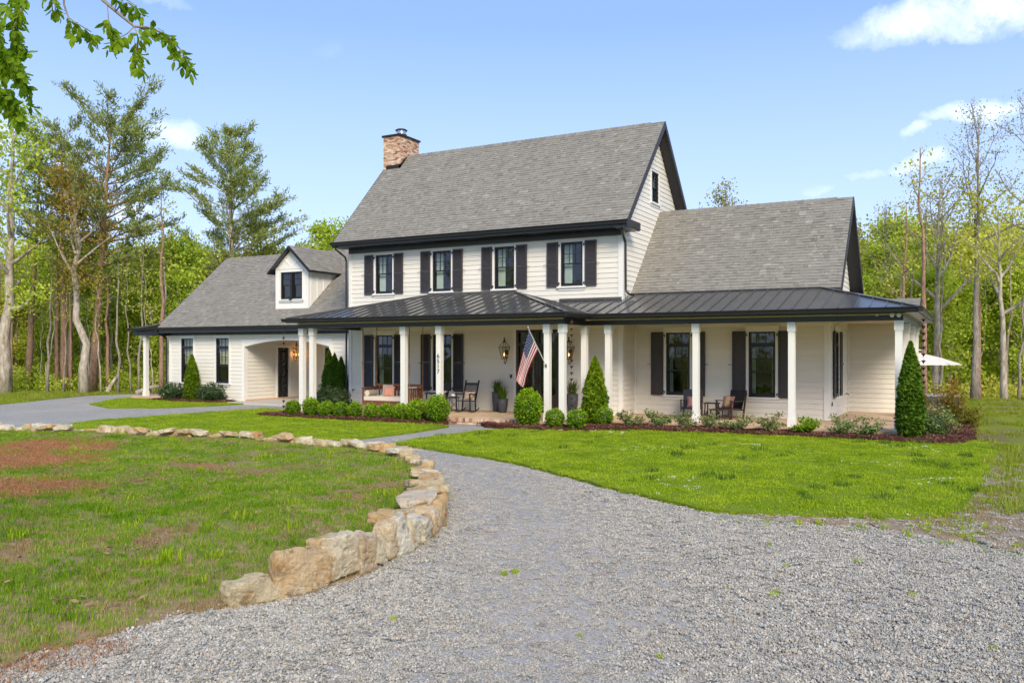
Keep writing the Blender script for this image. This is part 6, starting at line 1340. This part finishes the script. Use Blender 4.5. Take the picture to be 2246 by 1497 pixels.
def stool(name, loc, rz, w_, d_, h_, label, cat):
    o = empty(name, loc, label, cat, None, rz); K = M['darkwood']; mb = MB(); mb.box(-w_ / 2, w_ / 2, -d_ / 2, d_ / 2, h_ - .035, h_); mb.build('top', K, o, local=True)
    for s in (-1, 1):
        for t in (-1, 1): mb = MB(); mb.bar((s * (w_ / 2 - .03), t * (d_ / 2 - .03), 0), (s * (w_ / 2 - .05), t * (d_ / 2 - .05), h_ - .035), .035); mb.build('leg', K, o, local=True)
        mb = MB(); mb.bar((s * (w_ / 2 - .03), -(d_ / 2 - .03), .05), (s * (w_ / 2 - .04), d_ / 2 - .04, h_ * .4), .025, .03); mb.build('brace', K, o, local=True)
stool('side_table', (-7.55, 27.65, 0), 0, .46, .42, .50, 'small dark wooden table between the two armchairs', 'side table'); stool('footstool', (-7.1, 26.95, 0), -.4, .56, .42, .34, 'low dark footstool in front of the right armchair', 'footstool')
# rain chains
def rain_chain(x, y, z0, z1, label, m_='copper'):
    o = empty('rain_chain', (x, y, z0), label, 'rain chain'); n = int((z1 - z0) / .195); cup = MB(); cup.lathe([(.006, -.075), (.02, -.05), (.055, .0), (.058, .015), (.05, .012), (.012, -.04)], (0, 0, 0), 10); cm_ = cup.mesh('cup', M[m_], smooth=True)
    for k in range(n): link('cup', cm_, (0, 0, z1 - z0 - .2 - k * .195), o)
    lk = MB(); lk.tube([(0, 0, 0), (.014, 0, .03), (0, 0, .06), (-.014, 0, .09), (0, 0, .12)], .004, 4); lme = lk.mesh('link', M[m_])
    for k in range(n): link('link', lme, (0, 0, z1 - z0 - .185 - k * .195), o)
rain_chain(-22.35, 23.26, -.1, 3.3, 'dark cup rain chain hanging left of the paired left columns', 'iron'); rain_chain(-10.87, 23.75, -.05, 3.3, 'copper cup rain chain left of the knobbly cone conifer'); rain_chain(-1.18, 26.4, -.1, 3.3, 'dark cup rain chain at the right end of the porch', 'iron')
# flag on a slanted pole
FLG = empty('flagpole', (-11.72, 23.70, 1.77), 'white flag pole slanting out from the inner left column of the pair', 'flagpole'); mb = MB(); pa, pb = Vector((-11.72, 23.68, 1.76)), Vector((-11.74, 22.50, 2.90)); mb.tube([pa, pb], .014, 8); mb.build('pole', M['trim'], FLG); mb = MB(); mb.lathe([(.01, -.02), (.03, .0), (.03, .03), (.01, .05)], pb, 10); mb.build('finial', M['steel'], FLG, smooth=True)
mb = MB(); mb.tube([pa + Vector((0, .02, -.05)), pa + Vector((0, -.02, .04))], .03, 8); mb.build('bracket', M['steel'], FLG)
M['fred'] = mat('flag_red', (.48, .025, .04), .8, trans=.25); M['fwhite'] = mat('flag_white', (.80, .76, .72), .8, trans=.25); M['fblue'] = mat('flag_blue', (.035, .05, .16), .8, trans=.2)
hoT, hoB = pa.lerp(pb, .95), pa.lerp(pb, .44)                  # hoist: 0 at the pole tip end
fyT, fyM, fyB = PY(1131, 833, 22.62), None, PY(1147, 850, 22.86)
def flag_at(s, t):                                            # s along the fly, t from canton side to the bottom stripe
    a = hoT.lerp(fyT, s); b = hoB.lerp(fyB, s); sag = Vector((-.13, .0, -.14)) * math.sin(math.pi * min(1, s * 1.1)) ; b = b + sag * .8
    p = a.lerp(b, t); wv = math.sin(t * 9 + s * 2.5) * .055 * s + math.sin(t * 16 - s * 4) * .018 * s + math.sin(s * 7) * .02
    return p + Vector((.35, -1, 0)).normalized() * wv
FG = empty('flag', hoT, 'United States flag hanging from the slanted pole', 'flag'); NS = 30
mbs = {'stripe': [MB() for _ in range(13)], 'canton': MB()}
for j in range(13):
    for u in range(3):
        for i in range(NS):
            s0, s1, t0, t1 = i / NS, (i + 1) / NS, (j + u / 3) / 13, (j + (u + 1) / 3) / 13; can = s0 < .4 - 1e-6 and j < 7
            (mbs['canton'] if can else mbs['stripe'][j]).poly([flag_at(s0, t0), flag_at(s1, t0), flag_at(s1, t1), flag_at(s0, t1)])
for j in range(13): mbs['stripe'][j].build('stripe', M['fred' if j % 2 == 0 else 'fwhite'], FG, smooth=True, fix=False)
can = mbs['canton'].build('canton', M['fblue'], FG, smooth=True, fix=False)
mb = MB()
for r in range(9):
    for c in range(6 if r % 2 == 0 else 5):
        s0 = .4 * ((c * 2 + 1 + (r % 2)) / 12); t0 = (r + 1) / 10 * 7 / 13
        for off in (-.004, .004):
            q = []
            for k in range(10): a = math.pi / 2 + k * math.pi / 5; rr = 1 if k % 2 == 0 else .42; q.append(flag_at(s0 + math.cos(a) * .0135 * rr, t0 - math.sin(a) * .024 * rr) + Vector((0, off * 1, 0)) + Vector((off * .35, 0, 0)))
            mb.poly(q)
o = mb.build('stars', M['fwhite'], can, fix=False); o['kind'] = 'stuff'
# beyond the right corner: umbrella, screened unit
UB = empty('patio_umbrella', V3(1992, 790, 37) * 1.0, 'cream two-tier patio umbrella beyond the right porch corner', 'patio umbrella'); UB.location.z = -.2; c = UB.location.copy()
mb = MB(); n = 8; zb = 1.62; zt = 2.25; Rr = 2.15
for k in range(n):
    a0, a1 = 6.283 * k / n + .1, 6.283 * (k + 1) / n + .1; P = lambda a, r_, z: (c.x + r_ * math.cos(a), c.y + r_ * math.sin(a), z)
    for (r0, z0_), (r1, z1_) in (((Rr, zb), (Rr * .6, zb + .30)), ((Rr * .6, zb + .30), (.42, zt - .1)), ((.6, zt - .02), (.02, zt + .16))): mb.poly([P(a0, r0, z0_), P(a1, r0, z0_), P(a1, r1, z1_), P(a0, r1, z1_)])
mb.build('canopy', M['canvas'], UB, fix=False); mb = MB(); mb.tube([(c.x, c.y, -.2), (c.x, c.y, zt + .1)], .03, 8); mb.build('pole', M['iron'], UB)
mb = MB(); [mb.bar((c.x, c.y, zt - .05), (c.x + Rr * math.cos(6.283 * k / n + .1), c.y + Rr * math.sin(6.283 * k / n + .1), zb + .01), .02) for k in range(n)]; mb.build('rib', M['iron'], UB)
HT = empty('hot_tub', V3(2058, 895, 35.5), 'dark slatted tub cabinet with a grey lid beyond the porch', 'hot tub', None, .3); HT.location.z = -.2
mb = MB(); mb.box(-.62, .62, -.7, .7, 0, .52); mb.build('cabinet', M['planter'], HT, local=True)
for k in range(5): mb = MB(); mb.box(-.64, .64, -.715, -.70, .02 + k * .1, .10 + k * .1); mb.build('slat', M['planter'], HT, local=True)
mb = MB(); mb.box(-.66, .66, -.74, .74, .52, .58); mb.build('lid', mat('grey_vinyl', (.30, .32, .36), .6), HT, local=True)
# fallen wood at the forest edge
for px, d, L_, a, lb in ((300, 47, 1.3, .3, 'pale fallen log at the edge of the woods behind the drive'), (236, 48.5, 1.0, 1.0, 'snapped leaning stump left of the fallen log')):
    p = DP(px, d, -.12); o = empty('fallen_log', p, lb, 'log'); mb = MB(); e = Vector((RX[0] * L_ * math.cos(a), RX[1] * L_ * math.cos(a), L_ * math.sin(a))); mb.tube([(0, 0, 0), tuple(e * .5 + Vector((0, 0, .08))), tuple(e)], [.13, .11, .05], 8); mb.build('trunk', M['wbark'], o, local=True); mb = MB(); mb.tube([tuple(e * .5), tuple(e * .5 + Vector((.1, .1, .5)))], [.05, .02], 6); mb.build('branch', M['wbark'], o, local=True)
